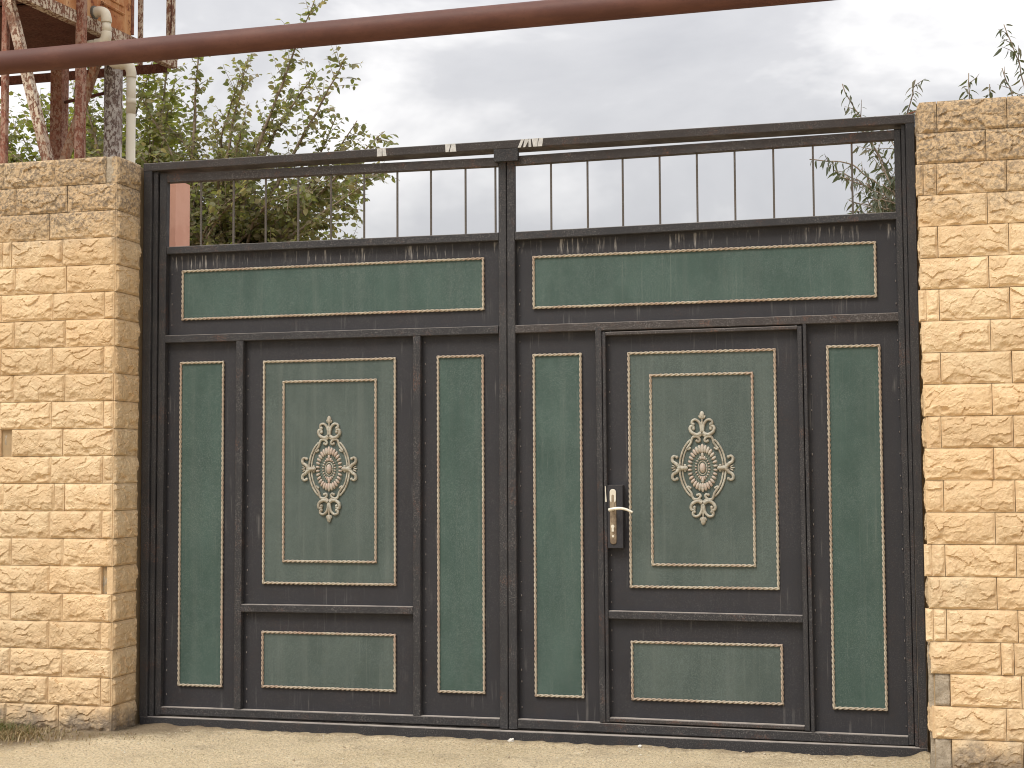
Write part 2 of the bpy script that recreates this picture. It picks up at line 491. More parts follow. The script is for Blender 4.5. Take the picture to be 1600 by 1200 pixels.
PVC = mat_plain("aged_cream_plastic", (0.60, 0.54, 0.43), (0.66, 0.61, 0.50), 0.45, 6)
PINK = mat_plain("pink_plaster", (0.66, 0.36, 0.27), (0.72, 0.42, 0.32), 0.9, 5, 0.1, bump=0.3)
BARK = mat_plain("grey_brown_bark", (0.20, 0.155, 0.115), (0.30, 0.24, 0.18), 0.9, 30, 0.15, bump=0.6)
TAPE = mat_plain("white_tape", (0.52, 0.52, 0.51), (0.64, 0.64, 0.63), 0.6, 60)
BRASS = mat_plain("worn_bronze_plate", (0.17, 0.125, 0.085), (0.33, 0.26, 0.18), 0.42, 30, 0.5, 0.35)
BRIGHT = mat_plain("worn_bright_metal", (0.68, 0.63, 0.52), (0.76, 0.72, 0.62), 0.35, 20, 0.5, 0.25)
CHIPM = mat_plain("white_stone_chip", (0.62, 0.59, 0.53), (0.74, 0.71, 0.66), 0.9, 40, 0.1)
GROUND = mat_ground()
GRASSG = mat_leaf("grass_blades", [(0.10, 0.13, 0.04), (0.17, 0.19, 0.07), (0.12, 0.12, 0.05), (0.24, 0.20, 0.10)], 0.3)
GRASSD = mat_leaf("dry_grass_blades", [(0.32, 0.23, 0.12), (0.22, 0.15, 0.08), (0.40, 0.31, 0.17), (0.14, 0.13, 0.05)], 0.2)
LEAF1 = mat_leaf("broad_leaves", [(0.175, 0.195, 0.080), (0.235, 0.240, 0.105), (0.175, 0.195, 0.090), (0.285, 0.250, 0.140), (0.135, 0.155, 0.076), (0.310, 0.250, 0.170), (0.225, 0.240, 0.098)], 0.55)
LEAF3 = mat_leaf("yellow_green_leaves", [(0.165, 0.195, 0.055), (0.250, 0.270, 0.075), (0.195, 0.215, 0.070), (0.300, 0.285, 0.095), (0.140, 0.160, 0.055)], 0.55)
LEAF2 = mat_leaf("narrow_leaves", [(0.095, 0.112, 0.070), (0.140, 0.152, 0.098), (0.080, 0.096, 0.062), (0.175, 0.155, 0.108)], 0.4)

# ------------------------------------------------------------------ ground
def build_ground():
    xs = np.concatenate([[-160, -60, -20, -8, -4, -2.5, -1.8], np.arange(-1.4, 5.3, 0.022), [5.6, 6.5, 9, 14, 30, 70, 160]])
    ys = np.concatenate([[-160, -60, -25, -12, -7, -4, -2.6, -1.9, -1.6], np.arange(-1.42, 0.12, 0.02), [0.3, 0.8, 2, 5, 10, 20, 40, 80, 160]])
    X, Y = np.meshgrid(xs, ys)
    near = sstep(-1.4, -1.1, X) * (1 - sstep(4.9, 5.2, X)) * sstep(-1.42, -1.2, Y) * (1 - sstep(0.05, 0.11, Y))
    z = (fbm(X * 4 + 40, Y * 4 + 40, 3) - 0.5) * 0.016 + (fbm(X * 22 + 90, Y * 22 + 90, 9, 3) - 0.5) * 0.012 + (fbm(X * 60 + 20, Y * 60 + 20, 15, 2) - 0.5) * 0.007
    # cement lapped up against the threshold and the foot of the walls
    lap = sstep(-0.10, -0.01, Y) * (0.004 + 0.012 * fbm(X * 7 + 10, Y * 0 + 3.0, 21, 3)) * sstep(-0.05, 0.05, X) * (1 - sstep(3.98, 4.05, X))
    soil = (1 - sstep(0.05, 0.45, X)) * sstep(-0.75, -0.35, Y) * 0.018 * (fbm(X * 9 + 70, Y * 9 + 70, 31) + 0.1)
    fill = np.exp(-((X - 3.99) / 0.06) ** 2 - ((Y + 0.03) / 0.08) ** 2) * 0.03
    Z = (z + lap + soil + fill) * near
    V = np.stack([X, Y, Z], -1).reshape(-1, 3)
    nx = len(xs)
    f = [(j * nx + i, j * nx + i + 1, (j + 1) * nx + i + 1, (j + 1) * nx + i) for j in range(len(ys) - 1) for i in range(nx - 1)]
    mb = MB(); mb.add(V, f)
    o = mb.build("ground", GROUND, None, smooth=True)
    o['kind'] = 'structure'
build_ground()

# ------------------------------------------------------------------ walls of split-face stone
COURSE = 2.9925 / 21
ST_CACHE = {}

def stone_mesh(wd, ht, seed, thick=0.035):
    key = (round(wd, 3), round(ht, 3), seed)
    if key in ST_CACHE: return ST_CACHE[key]
    rs = np.random.RandomState(seed * 131 + int(wd * 1000))
    nx = max(8, int(wd / 0.0048)); nz = max(8, int(ht / 0.0048))
    u = np.linspace(0, wd, nx + 1); v = np.linspace(0, ht, nz + 1)
    U, W = np.meshgrid(u, v)
    ox, oz = rs.rand() * 40, rs.rand() * 40
    # warped, wide cells, each with its own tilt: broken rock facets with ledges between them
    Uw = U + (fbm(U * 22 + ox, W * 22 + oz, seed) - 0.5) * 0.055
    Ww = W + (fbm(U * 20 + ox + 9, W * 20 + oz + 5, seed + 40) - 0.5) * 0.050
    npt = max(5, int(20 * wd / 0.305))
    px, pz = rs.rand(npt) * wd, rs.rand(npt) * ht
    D = ((Uw[..., None] - px) / 1.7) ** 2 + (Ww[..., None] - pz) ** 2
    k = D.argmin(-1)
    gx, gz = rs.uniform(-0.13, 0.13, npt), rs.uniform(-0.12, 0.26, npt)
    cc = rs.uniform(-0.0026, 0.0026, npt)
    H = cc[k] + gx[k] * (Uw - px[k]) - gz[k] * (Ww - pz[k])
    # a second, finer break
    np2 = npt * 4
    qx, qz = rs.rand(np2) * wd, rs.rand(np2) * ht
    D2 = ((Uw[..., None] - qx) / 1.5) ** 2 + (Ww[..., None] - qz) ** 2
    k2 = D2.argmin(-1)
    hx, hz = rs.uniform(-0.14, 0.14, np2), rs.uniform(-0.18, 0.18, np2)
    H = H + 0.5 * (hx[k2] * (Uw - qx[k2]) + hz[k2] * (Ww - qz[k2]))
    # shell-shaped chips along the lower edge
    for c in range(max(1, int(6 * wd / 0.305))):
        a, b, r = rs.rand() * wd, rs.uniform(0.008, 0.034), rs.uniform(0.012, 0.026)
        d = np.sqrt(((U - a) / 1.35) ** 2 + (W - b) ** 2)
        H = H - 0.007 * np.clip(1 - (d / r) ** 2, 0, 1)
    H = H + (fbm(U * 90 + ox, W * 90 + oz, seed + 7, 3) - 0.5) * 0.0070
    ed = np.minimum(np.minimum(U, wd - U), np.minimum(W, ht - W))
    prof = sstep(0.0, 0.013, ed + (fbm(U * 30 + ox, W * 30, seed + 3, 2) - 0.5) * 0.008)
    F = prof * (0.011 + 0.80 * H + 0.006 * sstep(0.0, 0.05, ed)) + 0.003 * (1 - prof)
    F = np.clip(F, 0.0, 0.05)
    F[0, :] = F[-1, :] = 0.0025; F[:, 0] = F[:, -1] = 0.0025
    V = np.stack([U - wd / 2, -F, W - ht / 2], -1).reshape(-1, 3)
    n1 = nx + 1
    f = [(j * n1 + i, j * n1 + i + 1, (j + 1) * n1 + i + 1, (j + 1) * n1 + i) for j in range(nz) for i in range(nx)]
    b = len(V)
    V = np.vstack([V, [(-wd / 2, thick, -ht / 2), (wd / 2, thick, -ht / 2), (wd / 2, thick, ht / 2), (-wd / 2, thick, ht / 2)]])
    f.append(tuple([b] + [b + 1] + [i for i in range(nx, -1, -1)]))
    f.append(tuple([b + 3] + [nz * n1 + i for i in range(n1)] + [b + 2]))
    f.append(tuple([b] + [j * n1 for j in range(nz + 1)] + [b + 3]))
    f.append(tuple([b + 2] + [j * n1 + nx for j in range(nz, -1, -1)] + [b + 1]))
    f.append((b, b + 3, b + 2, b + 1))
    me = bpy.data.meshes.new("stone")
    me.from_pydata(V.tolist(), [], f)
    me.materials.append(STONE)
    me.update()
    ST_CACHE[key] = me
    return me

FY = -0.243           # plane of the dressed stone margins
def lay(parent, x0, x1, row, rng):
    g = 0.0022
    z0 = row_z(row)
    wd = round((x1 - x0 - g) * 500) / 500
    me = stone_mesh(wd, COURSE - g, rng.randrange(12) if wd > 0.28 else rng.randrange(4))
    return put("stone", me, parent, ((x0 + x1) / 2, FY + rng.uniform(-0.002, 0.002), z0 + COURSE / 2))
def lay_return(parent, row, rng, side):
    wd = 0.244; g = 0.0022
    me = stone_mesh(wd, COURSE - g, 20 + rng.randrange(8), 0.03)
    x = -0.026 if side > 0 else 4.026
    return put("stone", me, parent, (x + side * rng.uniform(-0.004, 0.003), FY / 2 + 0.002, row_z(row) + COURSE / 2), R(90) * side)
def row_z(row): return 2.9925 - (row + 1) * COURSE

def run(parent, edges, row, rng, skip=()):
    for a, b in zip(edges[:-1], edges[1:]):
        if any(abs(a - s_) < 0.01 for s_ in skip): continue
        if b - a > 0.02: lay(parent, a, b, row, rng)

def mortar_plug(parent, x0, x1, row, proud=0.0):
    mb = MB(); z0 = row_z(row)
    nx, nz = 10, 10
    U, W = np.meshgrid(np.linspace(x0 + 0.002, x1 - 0.002, nx), np.linspace(z0 + 0.002, z0 + COURSE - 0.002, nz))
    Y = FY + 0.006 - proud + (fbm(U * 60 + 50, W * 60, row + 5) - 0.5) * 0.012
    V = list(np.stack([U, Y, W], -1).reshape(-1, 3)) + [(x0, FY + 0.03, z0), (x1, FY + 0.03, z0), (x1, FY + 0.03, z0 + COURSE), (x0, FY + 0.03, z0 + COURSE)]
    f = [(j * nx + i, j * nx + i + 1, (j + 1) * nx + i + 1, (j + 1) * nx + i) for j in range(nz - 1) for i in range(nx - 1)]
    b = nx * nz
    f += [tuple([b, b + 1] + list(range(nx - 1, -1, -1))), tuple([b + 3] + [(nz - 1) * nx + i for i in range(nx)] + [b + 2]),
          tuple([b] + [j * nx for j in range(nz)] + [b + 3]), tuple([b + 2] + [j * nx + nx - 1 for j in range(nz - 1, -1, -1)] + [b + 1])]
    mb.add(V, f)
    return mb.build("mortar_patch", MORTAR, parent, smooth=True)

def left_wall():
    rng = random.Random(11)
    t = thing("stone_wall", "tan split-face stone wall end under the rusty water tank, grey capping stone at its corner", "wall", (-0.8, 0.0, 0))
    MB().box(-1.79, -0.03, FY + 0.012, 0.25, 0, 2.985).box(-0.0295, -0.0035, 0.064, 0.25, 0, 2.95).build("mortar_core", JOINT, t)  # second box added behind the post to block the bright see-through gap
    pitch = 0.3055
    for row in range(21):
        lay_return(t, row, rng, 1)
        right = -0.028
        if row in (1, 2, 3, 4, 6, 8, 10, 12, 14, 16, 18, 20):
            j0 = -0.31 if row not in (3, 10) else -0.328
            if row == 2: ed = [right, -0.415]
            elif row == 12: ed = [right, -0.305, -0.365, -0.668]
            elif row == 3: ed = [right, -0.334, -0.639, -0.693]
            elif row == 10: ed = [right, -0.32, -0.623, -0.69]
            elif row == 20: ed = [right + 0.008, -0.326, -0.633]
            else: ed = [right, j0, -0.615]
        else:
            ed = [right, -0.086, -0.388]
        while ed[-1] > -1.8: ed.append(ed[-1] - pitch)
        ed = ed[::-1]
        skip = []
        if row == 0: skip = [-0.086]
        if row == 15: skip = [-0.086]
        if row == 10: skip = [-0.69]
        run(t, ed, row, rng, skip)
    mortar_plug(t, -0.105, -0.028, 0, 0.004); mortar_plug(t, -0.086, -0.028, 15, -0.006); mortar_plug(t, -0.69, -0.623, 10, -0.008)
    return t

def right_wall():
    rng = random.Random(5)
    t = thing("stone_wall", "tan split-face stone wall end beside the wicket door side, soot-darkened top courses", "wall", (4.8, 0.0, 0))
    MB().box(4.03, 5.62, FY + 0.012, 0.25, 0, 2.985).box(4.0045, 4.0295, 0.064, 0.25, 0, 2.95).build("mortar_core", JOINT, t)  # second box added, dark, where sky showed between post and wall
    pitch = 0.3045
    for row in range(21):
        if row not in (18, 20): lay_return(t, row, rng, -1)
        left = 4.012
        if row in (2, 6, 14, 16): ed = [4.0, 4.034, 4.09, 4.391]
        elif row == 10: ed = [4.03, 4.086, 4.392]
        elif row == 17: ed = [4.018, 4.317, 4.371, 4.672]
        elif row == 0: ed = [4.025, 4.098, 4.399]
        elif row in (18, 20): ed = [4.034, 4.1, 4.399]
        elif row % 2 == 0: ed = [left, 4.09, 4.393]
        elif row == 19: ed = [4.028, 4.332]
        else: ed = [4.006 + row * 0.0006, 4.306]
        while ed[-1] < 5.6: ed.append(ed[-1] + pitch)
        skip = [4.034] if row in (18, 20) else []
        run(t, ed, row, rng, skip)
    mortar_plug(t, 4.034, 4.1, 18, 0.0); mortar_plug(t, 4.03, 4.1, 20, 0.006)
    # rough mortar left in the gap beside the gate post
    mb = MB()
    n = 30
    zz = np.linspace(0.0, 0.55, n)
    xa = 4.006 + 0.016 * (fbm(zz * 20 + 3, zz * 0, 71) - 0.3)
    V = [(x, -0.22, z) for x, z in zip(xa, zz)] + [(4.04, -0.225, z) for z in zz] + [(x + 0.004, 0.03, z) for x, z in zip(xa, zz)]
    f = [(i, n + i, n + i + 1, i + 1) for i in range(n - 1)] + [(i, i + 1, 2 * n + i + 1, 2 * n + i) for i in range(n - 1)]
    mb.add(V, f); mb.build("mortar_fillet", MORTAR, t)
    return t
left_wall()
right_wall()

# ------------------------------------------------------------------ the gate
gate = thing("metal_gate", "dark double gate with green panels, rope mouldings and two cast medallions between stone walls", "gate", (2.0, 0.03, 0.0))
LY0, LY1 = 0.030, 0.068          # tube frames of the leaves
SY0, SY1 = 0.068, 0.0705         # sheet behind them
# fixed frame
MB().stile(0.0, 0.045, 0.0, 0.06, 0.055, 2.955, -0.002, 0.046).build("frame_post", DARK, gate)
MB().stile(3.965, 4.002, 0.0, 0.06, 0.055, 2.955, 3.962, 4.004).build("frame_post", DARK, gate)
MB().stile(0.046, 0.072, 0.018, 0.055, 0.056, 2.953, 0.047, 0.073).box(0.046, 0.10, 0.0755, 0.082, 0.056, 2.95).build("frame_stop", DARK, gate)  # rear box added to stop light leaking between stop and leaf
MB().stile(3.9465, 3.964, 0.018, 0.055, 0.056, 2.953, 3.942, 3.961).box(3.91, 3.964, 0.0755, 0.082, 0.056, 2.95).build("frame_stop", DARK, gate)  # rear box likewise added, closing the bright slit beside the leaf
MB().rail(-0.003, 4.006, 0.0, 0.115, 2.956, 2.999, 2.956, 2.999).build("top_beam", BEAMM, gate)
MB().rail(0.004, 4.001, 0.0, 0.085, -0.02, 0.054, -0.02, 0.054, 0.002).box(0.02, 3.99, 0.0765, 0.084, 0.0545, 0.085).build("threshold", DARK, gate)  # upstand box added at the back so the bottom gap stays dark
mb = MB(); mb.box(1.955, 2.079, -0.004, 0.028, 2.893, 2.9545)
mb.build("stop_plate", DARK, gate)

def tape(strips):
    mb = MB()
    for (a, b, c, d) in strips:      # top-left x, top-right x, bottom-left x, bottom-right x
        zt, zb = 2.9985, 2.957
        y = -0.0025
        mb.add([(a, y, zt), (b, y, zt), (d, y, zb), (c, y, zb), (a, 0.001, zt), (b, 0.001, zt), (d, 0.001, zb), (c, 0.001, zb)],
               [(3, 2, 1, 0), (0, 1, 5, 4), (1, 2, 6, 5), (2, 3, 7, 6), (3, 0, 4, 7)])
    return mb.build("tape_remnant", TAPE, gate)
tape([(1.330, 1.356, 1.330, 1.356), (1.359, 1.376, 1.361, 1.382)])
tape([(1.698, 1.728, 1.700, 1.716), (1.732, 1.752, 1.722, 1.757)])
tape([(2.098, 2.113, 2.080, 2.095), (2.116, 2.140, 2.108, 2.118), (2.136, 2.146, 2.136, 2.150), (2.152, 2.185, 2.160, 2.180), (2.19, 2.212, 2.182, 2.205)])

def sheet(parent, name, boxes, mat=None, y0=SY0, y1=SY1):
    mb = MB()
    for (x0, x1, z0, z1) in boxes: mb.box(x0, x1, y0, y1, z0, z1)
    return mb.build(name, mat or SHEET, parent)

ROPE_C = 0.0070
def rope_loop(parent, x0, x1, z0, z1, yc=0.0595):
    mb = MB()
    i = ROPE_C
    cs = [(x0 + i, z0 + i), (x1 - i, z0 + i), (x1 - i, z1 - i), (x0 + i, z1 - i)]
    for k in range(4):
        a, b = np.array(cs[k]), np.array(cs[(k + 1) % 4])
        L = np.linalg.norm(b - a); d = (b - a) / L
        n = int(L / 0.0068) + 2
        t = np.linspace(-0.004, L + 0.004, n)
        perp = np.array([-d[1], d[0]])
        for ph in (0, math.pi):
            an = t / 0.052 * 2 * math.pi + ph
            off = 0.0036
            P = np.stack([a[0] + d[0] * t + perp[0] * off * np.cos(an), yc + off * np.sin(an), a[1] + d[1] * t + perp[1] * off * np.cos(an)], -1)
            mb.tube(P, 0.0041, 5)
    return mb.build("rope_moulding", ROPE, parent, smooth=True)

def panel(parent, x0, x1, z0, z1, mat, y=0.0645):
    mb = MB()
    i = 0.006
    mb.box(x0 + i, x1 - i, y, SY0 - 0.0002, z0 + i, z1 - i)
    o = mb.build("green_panel", mat, parent)
    return o

def weld_beads(parent, spots):
    mb = MB(); rg = random.Random(len(spots))
    for (x, z0, z1) in spots:
        z = z0 + rg.uniform(0.02, 0.06)
        while z < z1:
            mb.blob((x + rg.uniform(-0.002, 0.002), 0.0675, z), (0.0028, 0.003, rg.uniform(0.0025, 0.007)), 5, 3)
            z += rg.uniform(0.055, 0.13)
    o = mb.build("weld_beads", TAPEW, parent)
    o['kind'] = 'stuff'
TAPEW = mat_plain("chipped_weld_spots", (0.14, 0.12, 0.11), (0.24, 0.21, 0.19), 0.7, 90)

def medallion(parent, cx, cz):
    mb = MB(); Y0 = 0.0605
    K = 0.000507           # one unit of the drawn pattern in metres
    CR, PE, GR = 0, 1, 2
    def W(u, v, y=Y0): return (cx + u, y, cz + v)
    def arc(a, b, t0, t1, rad, y, mi):
        th = np.linspace(t0, t1, 40)
        mb.tube([W(a * math.cos(x), b * math.sin(x), y) for x in th], rad, 6, mi=mi)
    lim = math.asin(0.137 / 0.16)
    for s0 in (0, math.pi):
        arc(0.112, 0.160, s0 - lim, s0 + lim, 0.0056, Y0 - 0.002, CR)
        arc(0.099, 0.147, s0 - lim, s0 + lim, 0.0048, Y0, CR)
    # dished oval ground
    n = 40
    V = [W(0, 0, Y0 - 0.002)]; f = []
    for (a, b, y) in ((0.030, 0.045, Y0 - 0.002), (0.055, 0.080, Y0 - 0.0025), (0.072, 0.108, Y0 - 0.003), (0.078, 0.116, Y0 + 0.003)):
        V += [W(a * math.cos(2 * math.pi * i / n), b * math.sin(2 * math.pi * i / n), y) for i in range(n)]
    f += [(0, 1 + (i + 1) % n, 1 + i) for i in range(n)]
    for r_ in range(3):
        f += [(1 + r_ * n + i, 1 + r_ * n + (i + 1) % n, 1 + (r_ + 1) * n + (i + 1) % n, 1 + (r_ + 1) * n + i) for i in range(n)]
    mb.add(V, f, GR)
    # outer petals
    m = 30
    for i in range(m):
        th = 2 * math.pi * (i + 0.0) / m + math.pi / 2
        c, s_ = math.cos(th), math.sin(th)
        ln = 0.011 + 0.009 * abs(s_) ** 2
        if abs(s_) > 0.99: ln = 0.024
        wd = 0.0062 + 0.0024 * abs(s_)
        if abs(s_) > 0.99: wd = 0.0095
        rot = math.atan2(0.092 * s_ / 0.092 ** 0.5, 0.062 * c / 0.062 ** 0.5)
        mb.blob(W(0.063 * c, 0.094 * s_, Y0 - 0.006), (wd, 0.008, ln), 7, 6, rot - math.pi / 2, PE)
        mb.tube([W(0.040 * c, 0.060 * s_, Y0 - 0.001), W(0.055 * c, 0.082 * s_, Y0 - 0.003)], [0.002, 0.0035], 5, mi=GR)
    # inner beads
    m = 22
    for i in range(m):
        th = 2 * math.pi * i / m + math.pi / 2
        big = abs(math.sin(th)) > 0.9
        r_ = 0.0075 if big else 0.0046
        mb.blob(W(0.033 * math.cos(th), 0.050 * math.sin(th), Y0 - 0.005), (r_ * 0.85, 0.006, r_ * 1.3), 7, 5, th - math.pi / 2, PE)
    mb.blob(W(0, -0.060, Y0 - 0.006), (0.0085, 0.007, 0.014), 8, 6, 0, PE)
    mb.blob(W(0, 0.062, Y0 - 0.006), (0.008, 0.007, 0.012), 8, 6, 0, PE)
    arc(0.021, 0.033, 0, 2 * math.pi, 0.0028, Y0 - 0.003, CR)
    mb.blob(W(0, 0, Y0 - 0.006), (0.0155, 0.013, 0.025), 10, 8, 0, PE)
    def sc(pts, r0, r1, mi, ball=0.0):
        """scroll in drawn units about the centre, mirrored left-right and, when asked, top-bottom"""
        P = smooth_path([(u * K, 0, v * K) for u, v in pts], 7)
        rad = np.linspace(r0 * 1.32, r1 * 1.25, len(P)); ball *= 1.25
        for mu in (1, -1):
            for mv in ((1, -1) if mi != 9 else (1,)):
                Q = [W(mu * p[0], mv * p[2], Y0 - 0.004) for p in P]
                mb.tube(Q, rad, 6, mi=CR, flat=1.2)
                if ball: mb.blob(Q[-1], (ball, ball * 1.1, ball), 7, 5, 0, CR)
    # finial scrolls, upper pair and lower pair
    sc([(6, 345), (12, 400), (30, 440), (62, 462), (92, 452), (98, 425), (84, 418)], 0.0062, 0.0048, 0, 0.0072)
    sc([(8, 335), (40, 318), (72, 322), (104, 345), (116, 376), (106, 400), (84, 396), (82, 376)], 0.0085, 0.0050, 0, 0.0072)
    for sv in (1, -1):
        mb.tube([W(0, sv * v * K, Y0 - 0.004) for v in (330, 400, 460, 480)], [0.0058, 0.0065, 0.005, 0.005], 6, mi=CR)
        mb.blob(W(0, sv * 503 * K, Y0 - 0.005), (0.013, 0.008, 0.021), 8, 6, 0, CR)
        mb.blob(W(0.011, sv * 486 * K, Y0 - 0.003), (0.006, 0.005, 0.010), 6, 5, -0.5 * sv, CR)
        mb.blob(W(-0.011, sv * 486 * K, Y0 - 0.003), (0.006, 0.005, 0.010), 6, 5, 0.5 * sv, CR)
    # S scrolls tying finial and oval
    sc([(8, 322), (40, 300), (78, 302), (98, 280), (110, 240), (134, 205), (150, 184), (134, 178), (118, 190)], 0.0058, 0.0040, 0, 0.0050)
    sc([(88, 296), (60, 302), (34, 288), (22, 266), (34, 250), (52, 258)], 0.0060, 0.0045, 0, 0.0062)
    # side sprigs
    sc([(150, 0), (190, 2), (228, 14), (252, 40), (284, 62), (290, 96), (270, 114), (246, 104)], 0.0088, 0.0050, 0, 0.0068)
    for mu in (1, -1):
        mb.tube([W(mu * u * K, 0, Y0 - 0.008) for u in (140, 160, 200, 245)], [0.006, 0.0095, 0.011, 0.006], 8, mi=CR)
        for dv in (-18, 0, 18):
            mb.blob(W(mu * (275 + (8 if dv == 0 else 0)) * K, dv * K, Y0 - 0.002), (0.013, 0.004, 0.0038), 6, 5, mu * dv * 0.025, CR)
        for dv in (-26, 26):
            mb.blob(W(mu * 168 * K, dv * K, Y0 - 0.004), (0.008, 0.005, 0.006), 6, 5, 0, CR)
    return mb.build("medallion", [CASTC, CASTP, CASTG], parent, smooth=True)

def handle_rail(parent, name, *a, **k):
    return MB().rail(*a, **k).build(name, DARK, parent)

# ---- left leaf
leaf = sheet(gate, "gate_leaf", [(0.095, 1.99, 0.085, 2.52)])
MB().box(1.985, 2.030, 0.0745, 0.080, 0.07, 2.92).build("gap_blocking_strip", DARK, leaf)  # added behind the meeting stiles to block light through the seam
MB().stile(0.075, 0.107, LY0, LY1, 0.062, 2.945, 0.078, 0.122).build("stile", DARK, leaf)
MB().stile(1.962, 2.004, LY0, LY1, 0.062, 2.925, 1.969, 2.009).build("stile", DARK, leaf)
MB().stile(0.525, 0.565, LY0 + 0.001, LY1, 0.1085, 2.0265, 0.529, 0.571).build("stile", DARK, leaf)
MB().stile(1.509, 1.548, LY0 + 0.001, LY1, 0.1085, 2.0255, 1.511, 1.552).build("stile", DARK, leaf)
MB().rail(0.122, 1.968, LY0 + 0.001, LY1, 2.894, 2.943, 2.876, 2.922).build("rail", BEAMM, leaf)
MB().rail(0.122, 1.967, LY0 + 0.001, LY1, 2.506, 2.546, 2.497, 2.538).build("rail", DARK, leaf)
MB().rail(0.111, 1.964, LY0 + 0.001, LY1, 2.028, 2.069, 2.024, 2.065).build("rail", DARK, leaf)
MB().rail(0.567, 1.508, LY0 + 0.002, LY1, 0.608, 0.648, 0.613, 0.652).build("rail", DARK, leaf)
MB().rail(0.108, 1.961, LY0 + 0.001, LY1, 0.063, 0.103, 0.068, 0.109).build("rail", DARK, leaf)
for x in (0.315, 0.504, 0.689, 0.874, 1.058, 1.242, 1.424, 1.606, 1.791, 1.949):
    t_ = (x - 0.122) / 1.846
    MB().stile(x - 0.0047, x + 0.0047, 0.043, 0.052, 2.545 - 0.009 * t_, 2.895 - 0.018 * t_, c=0.001).build("bar", BARM, leaf)
def dressed(parent, x0, x1, z0, z1, mat=None, y=0.0645):
    panel(parent, x0, x1, z0, z1, mat or GREEN, y)
    rope_loop(parent, x0, x1, z0, z1, y - 0.0042)
dressed(leaf, 0.197, 1.885, 2.148, 2.420)
dressed(leaf, 0.190, 0.450, 0.210, 1.927)
dressed(leaf, 0.671, 1.412, 0.752, 1.922, GREENH)
dressed(leaf, 0.784, 1.308, 0.866, 1.814, GREENH, 0.0615)
dressed(leaf, 1.630, 1.881, 0.222, 1.924)
dressed(leaf, 0.669, 1.410, 0.217, 0.511, GREENH)
medallion(leaf, 1.046, 1.350)
weld_beads(leaf, [(0.122, 0.12, 2.02), (0.583, 0.66, 2.02), (0.583, 0.12, 0.6), (1.566, 0.12, 2.02), (0.138, 2.08, 2.49)])

# ---- right leaf, with the wicket door in it
leaf2 = sheet(gate, "gate_leaf", [(2.02, 2.530, 0.085, 2.0445), (3.436, 3.93, 0.085, 2.0445), (2.02, 3.93, 2.0455, 2.52), (2.531, 3.435, 1.985, 2.0445), (2.531, 3.435, 0.085, 0.135)], None, 0.0715, 0.074)  # overlaps behind the door's edges are added so its gaps stay dark
MB().stile(2.007, 2.052, LY0 + 0.002, LY1, 0.062, 2.925, 2.012, 2.052).build("stile", DARK, leaf2)
MB().stile(3.917, 3.944, LY0, LY1, 0.062, 2.935, 3.909, 3.940).build("stile", DARK, leaf2)
MB().stile(2.466, 2.4955, LY0 + 0.001, LY1, 0.1105, 2.040, 2.460, 2.492).build("stile", DARK, leaf2)
MB().stile(3.476, 3.494, LY0 + 0.001, LY1, 0.1025, 2.0265, 3.469, 3.486).build("stile", DARK, leaf2)
MB().rail(2.053, 3.9125, LY0 + 0.001, LY1 - 0.001, 2.876, 2.923, 2.889, 2.936).build("rail", BEAMM, leaf2)
MB().rail(2.053, 3.9125, LY0 + 0.001, LY1 - 0.001, 2.495, 2.537, 2.509, 2.545).build("rail", DARK, leaf2)
MB().rail(2.053, 3.9135, LY0 + 0.002, LY1 - 0.001, 2.024, 2.0645, 2.027, 2.068).build("rail", BEAMM, leaf2)
MB().rail(2.054, 3.916, LY0 + 0.001, LY1, 0.066, 0.110, 0.057, 0.099).build("rail", DARK, leaf2)
for x in (2.239, 2.426, 2.604, 2.789, 2.973, 3.157, 3.343, 3.531, 3.713):
    t_ = (x - 2.053) / 1.856
    MB().stile(x - 0.0047, x + 0.0047, 0.043, 0.052, 2.536 + 0.008 * t_, 2.878 + 0.013 * t_, c=0.001).build("bar", BARM, leaf2)
P2 = 0.0685
def dressed2(parent, x0, x1, z0, z1, mat=None):
    mbp = MB(); i = 0.006
    mbp.box(x0 + i, x1 - i, 0.0655, 0.0713, z0 + i, z1 - i)
    mbp.build("green_panel", mat or GREEN, parent)
    rope_loop(parent, x0, x1, z0, z1, 0.0612)
dressed2(leaf2, 2.135, 3.818, 2.145, 2.415)
dressed2(leaf2, 2.133, 2.386, 0.218, 1.920)
dressed2(leaf2, 3.575, 3.829, 0.207, 1.924)
weld_beads(leaf2, [(2.066, 0.12, 2.02), (2.068, 2.08, 2.49), (3.502, 0.12, 2.02), (3.902, 2.08, 2.49), (3.908, 0.12, 2.02)])

door = sheet(gate, "wicket_door", [(2.506, 3.460, 0.120, 2.010)])
MB().stile(2.4985, 2.5145, LY0, LY1, 0.113, 2.018, 2.4955, 2.5115).build("stile", DARK, door)
MB().stile(3.447, 3.472, LY0, LY1, 0.109, 2.018, 3.443, 3.465).build("stile", DARK, door)
MB().rail(2.512, 3.4425, LY0 + 0.001, LY1, 1.999, 2.0165, 2.002, 2.0195).build("rail", BEAMM, door)
MB().rail(2.515, 3.446, LY0 + 0.001, LY1, 0.1145, 0.134, 0.110, 0.129).build("rail", BEAMM, door)
MB().rail(2.515, 3.445, LY0 + 0.002, LY1, 0.611, 0.650, 0.610, 0.645).build("rail", DARK, door)
dressed(door, 2.615, 3.340, 0.760, 1.917, GREENH)
dressed(door, 2.723, 3.231, 0.868, 1.806, GREENH, 0.0615)
dressed(door, 2.617, 3.351, 0.217, 0.506, GREENH)
medallion(door, 2.980, 1.344)
weld_beads(door, [(2.523, 0.66, 0.94), (2.523, 1.3, 1.99), (2.523, 0.15, 0.6)])
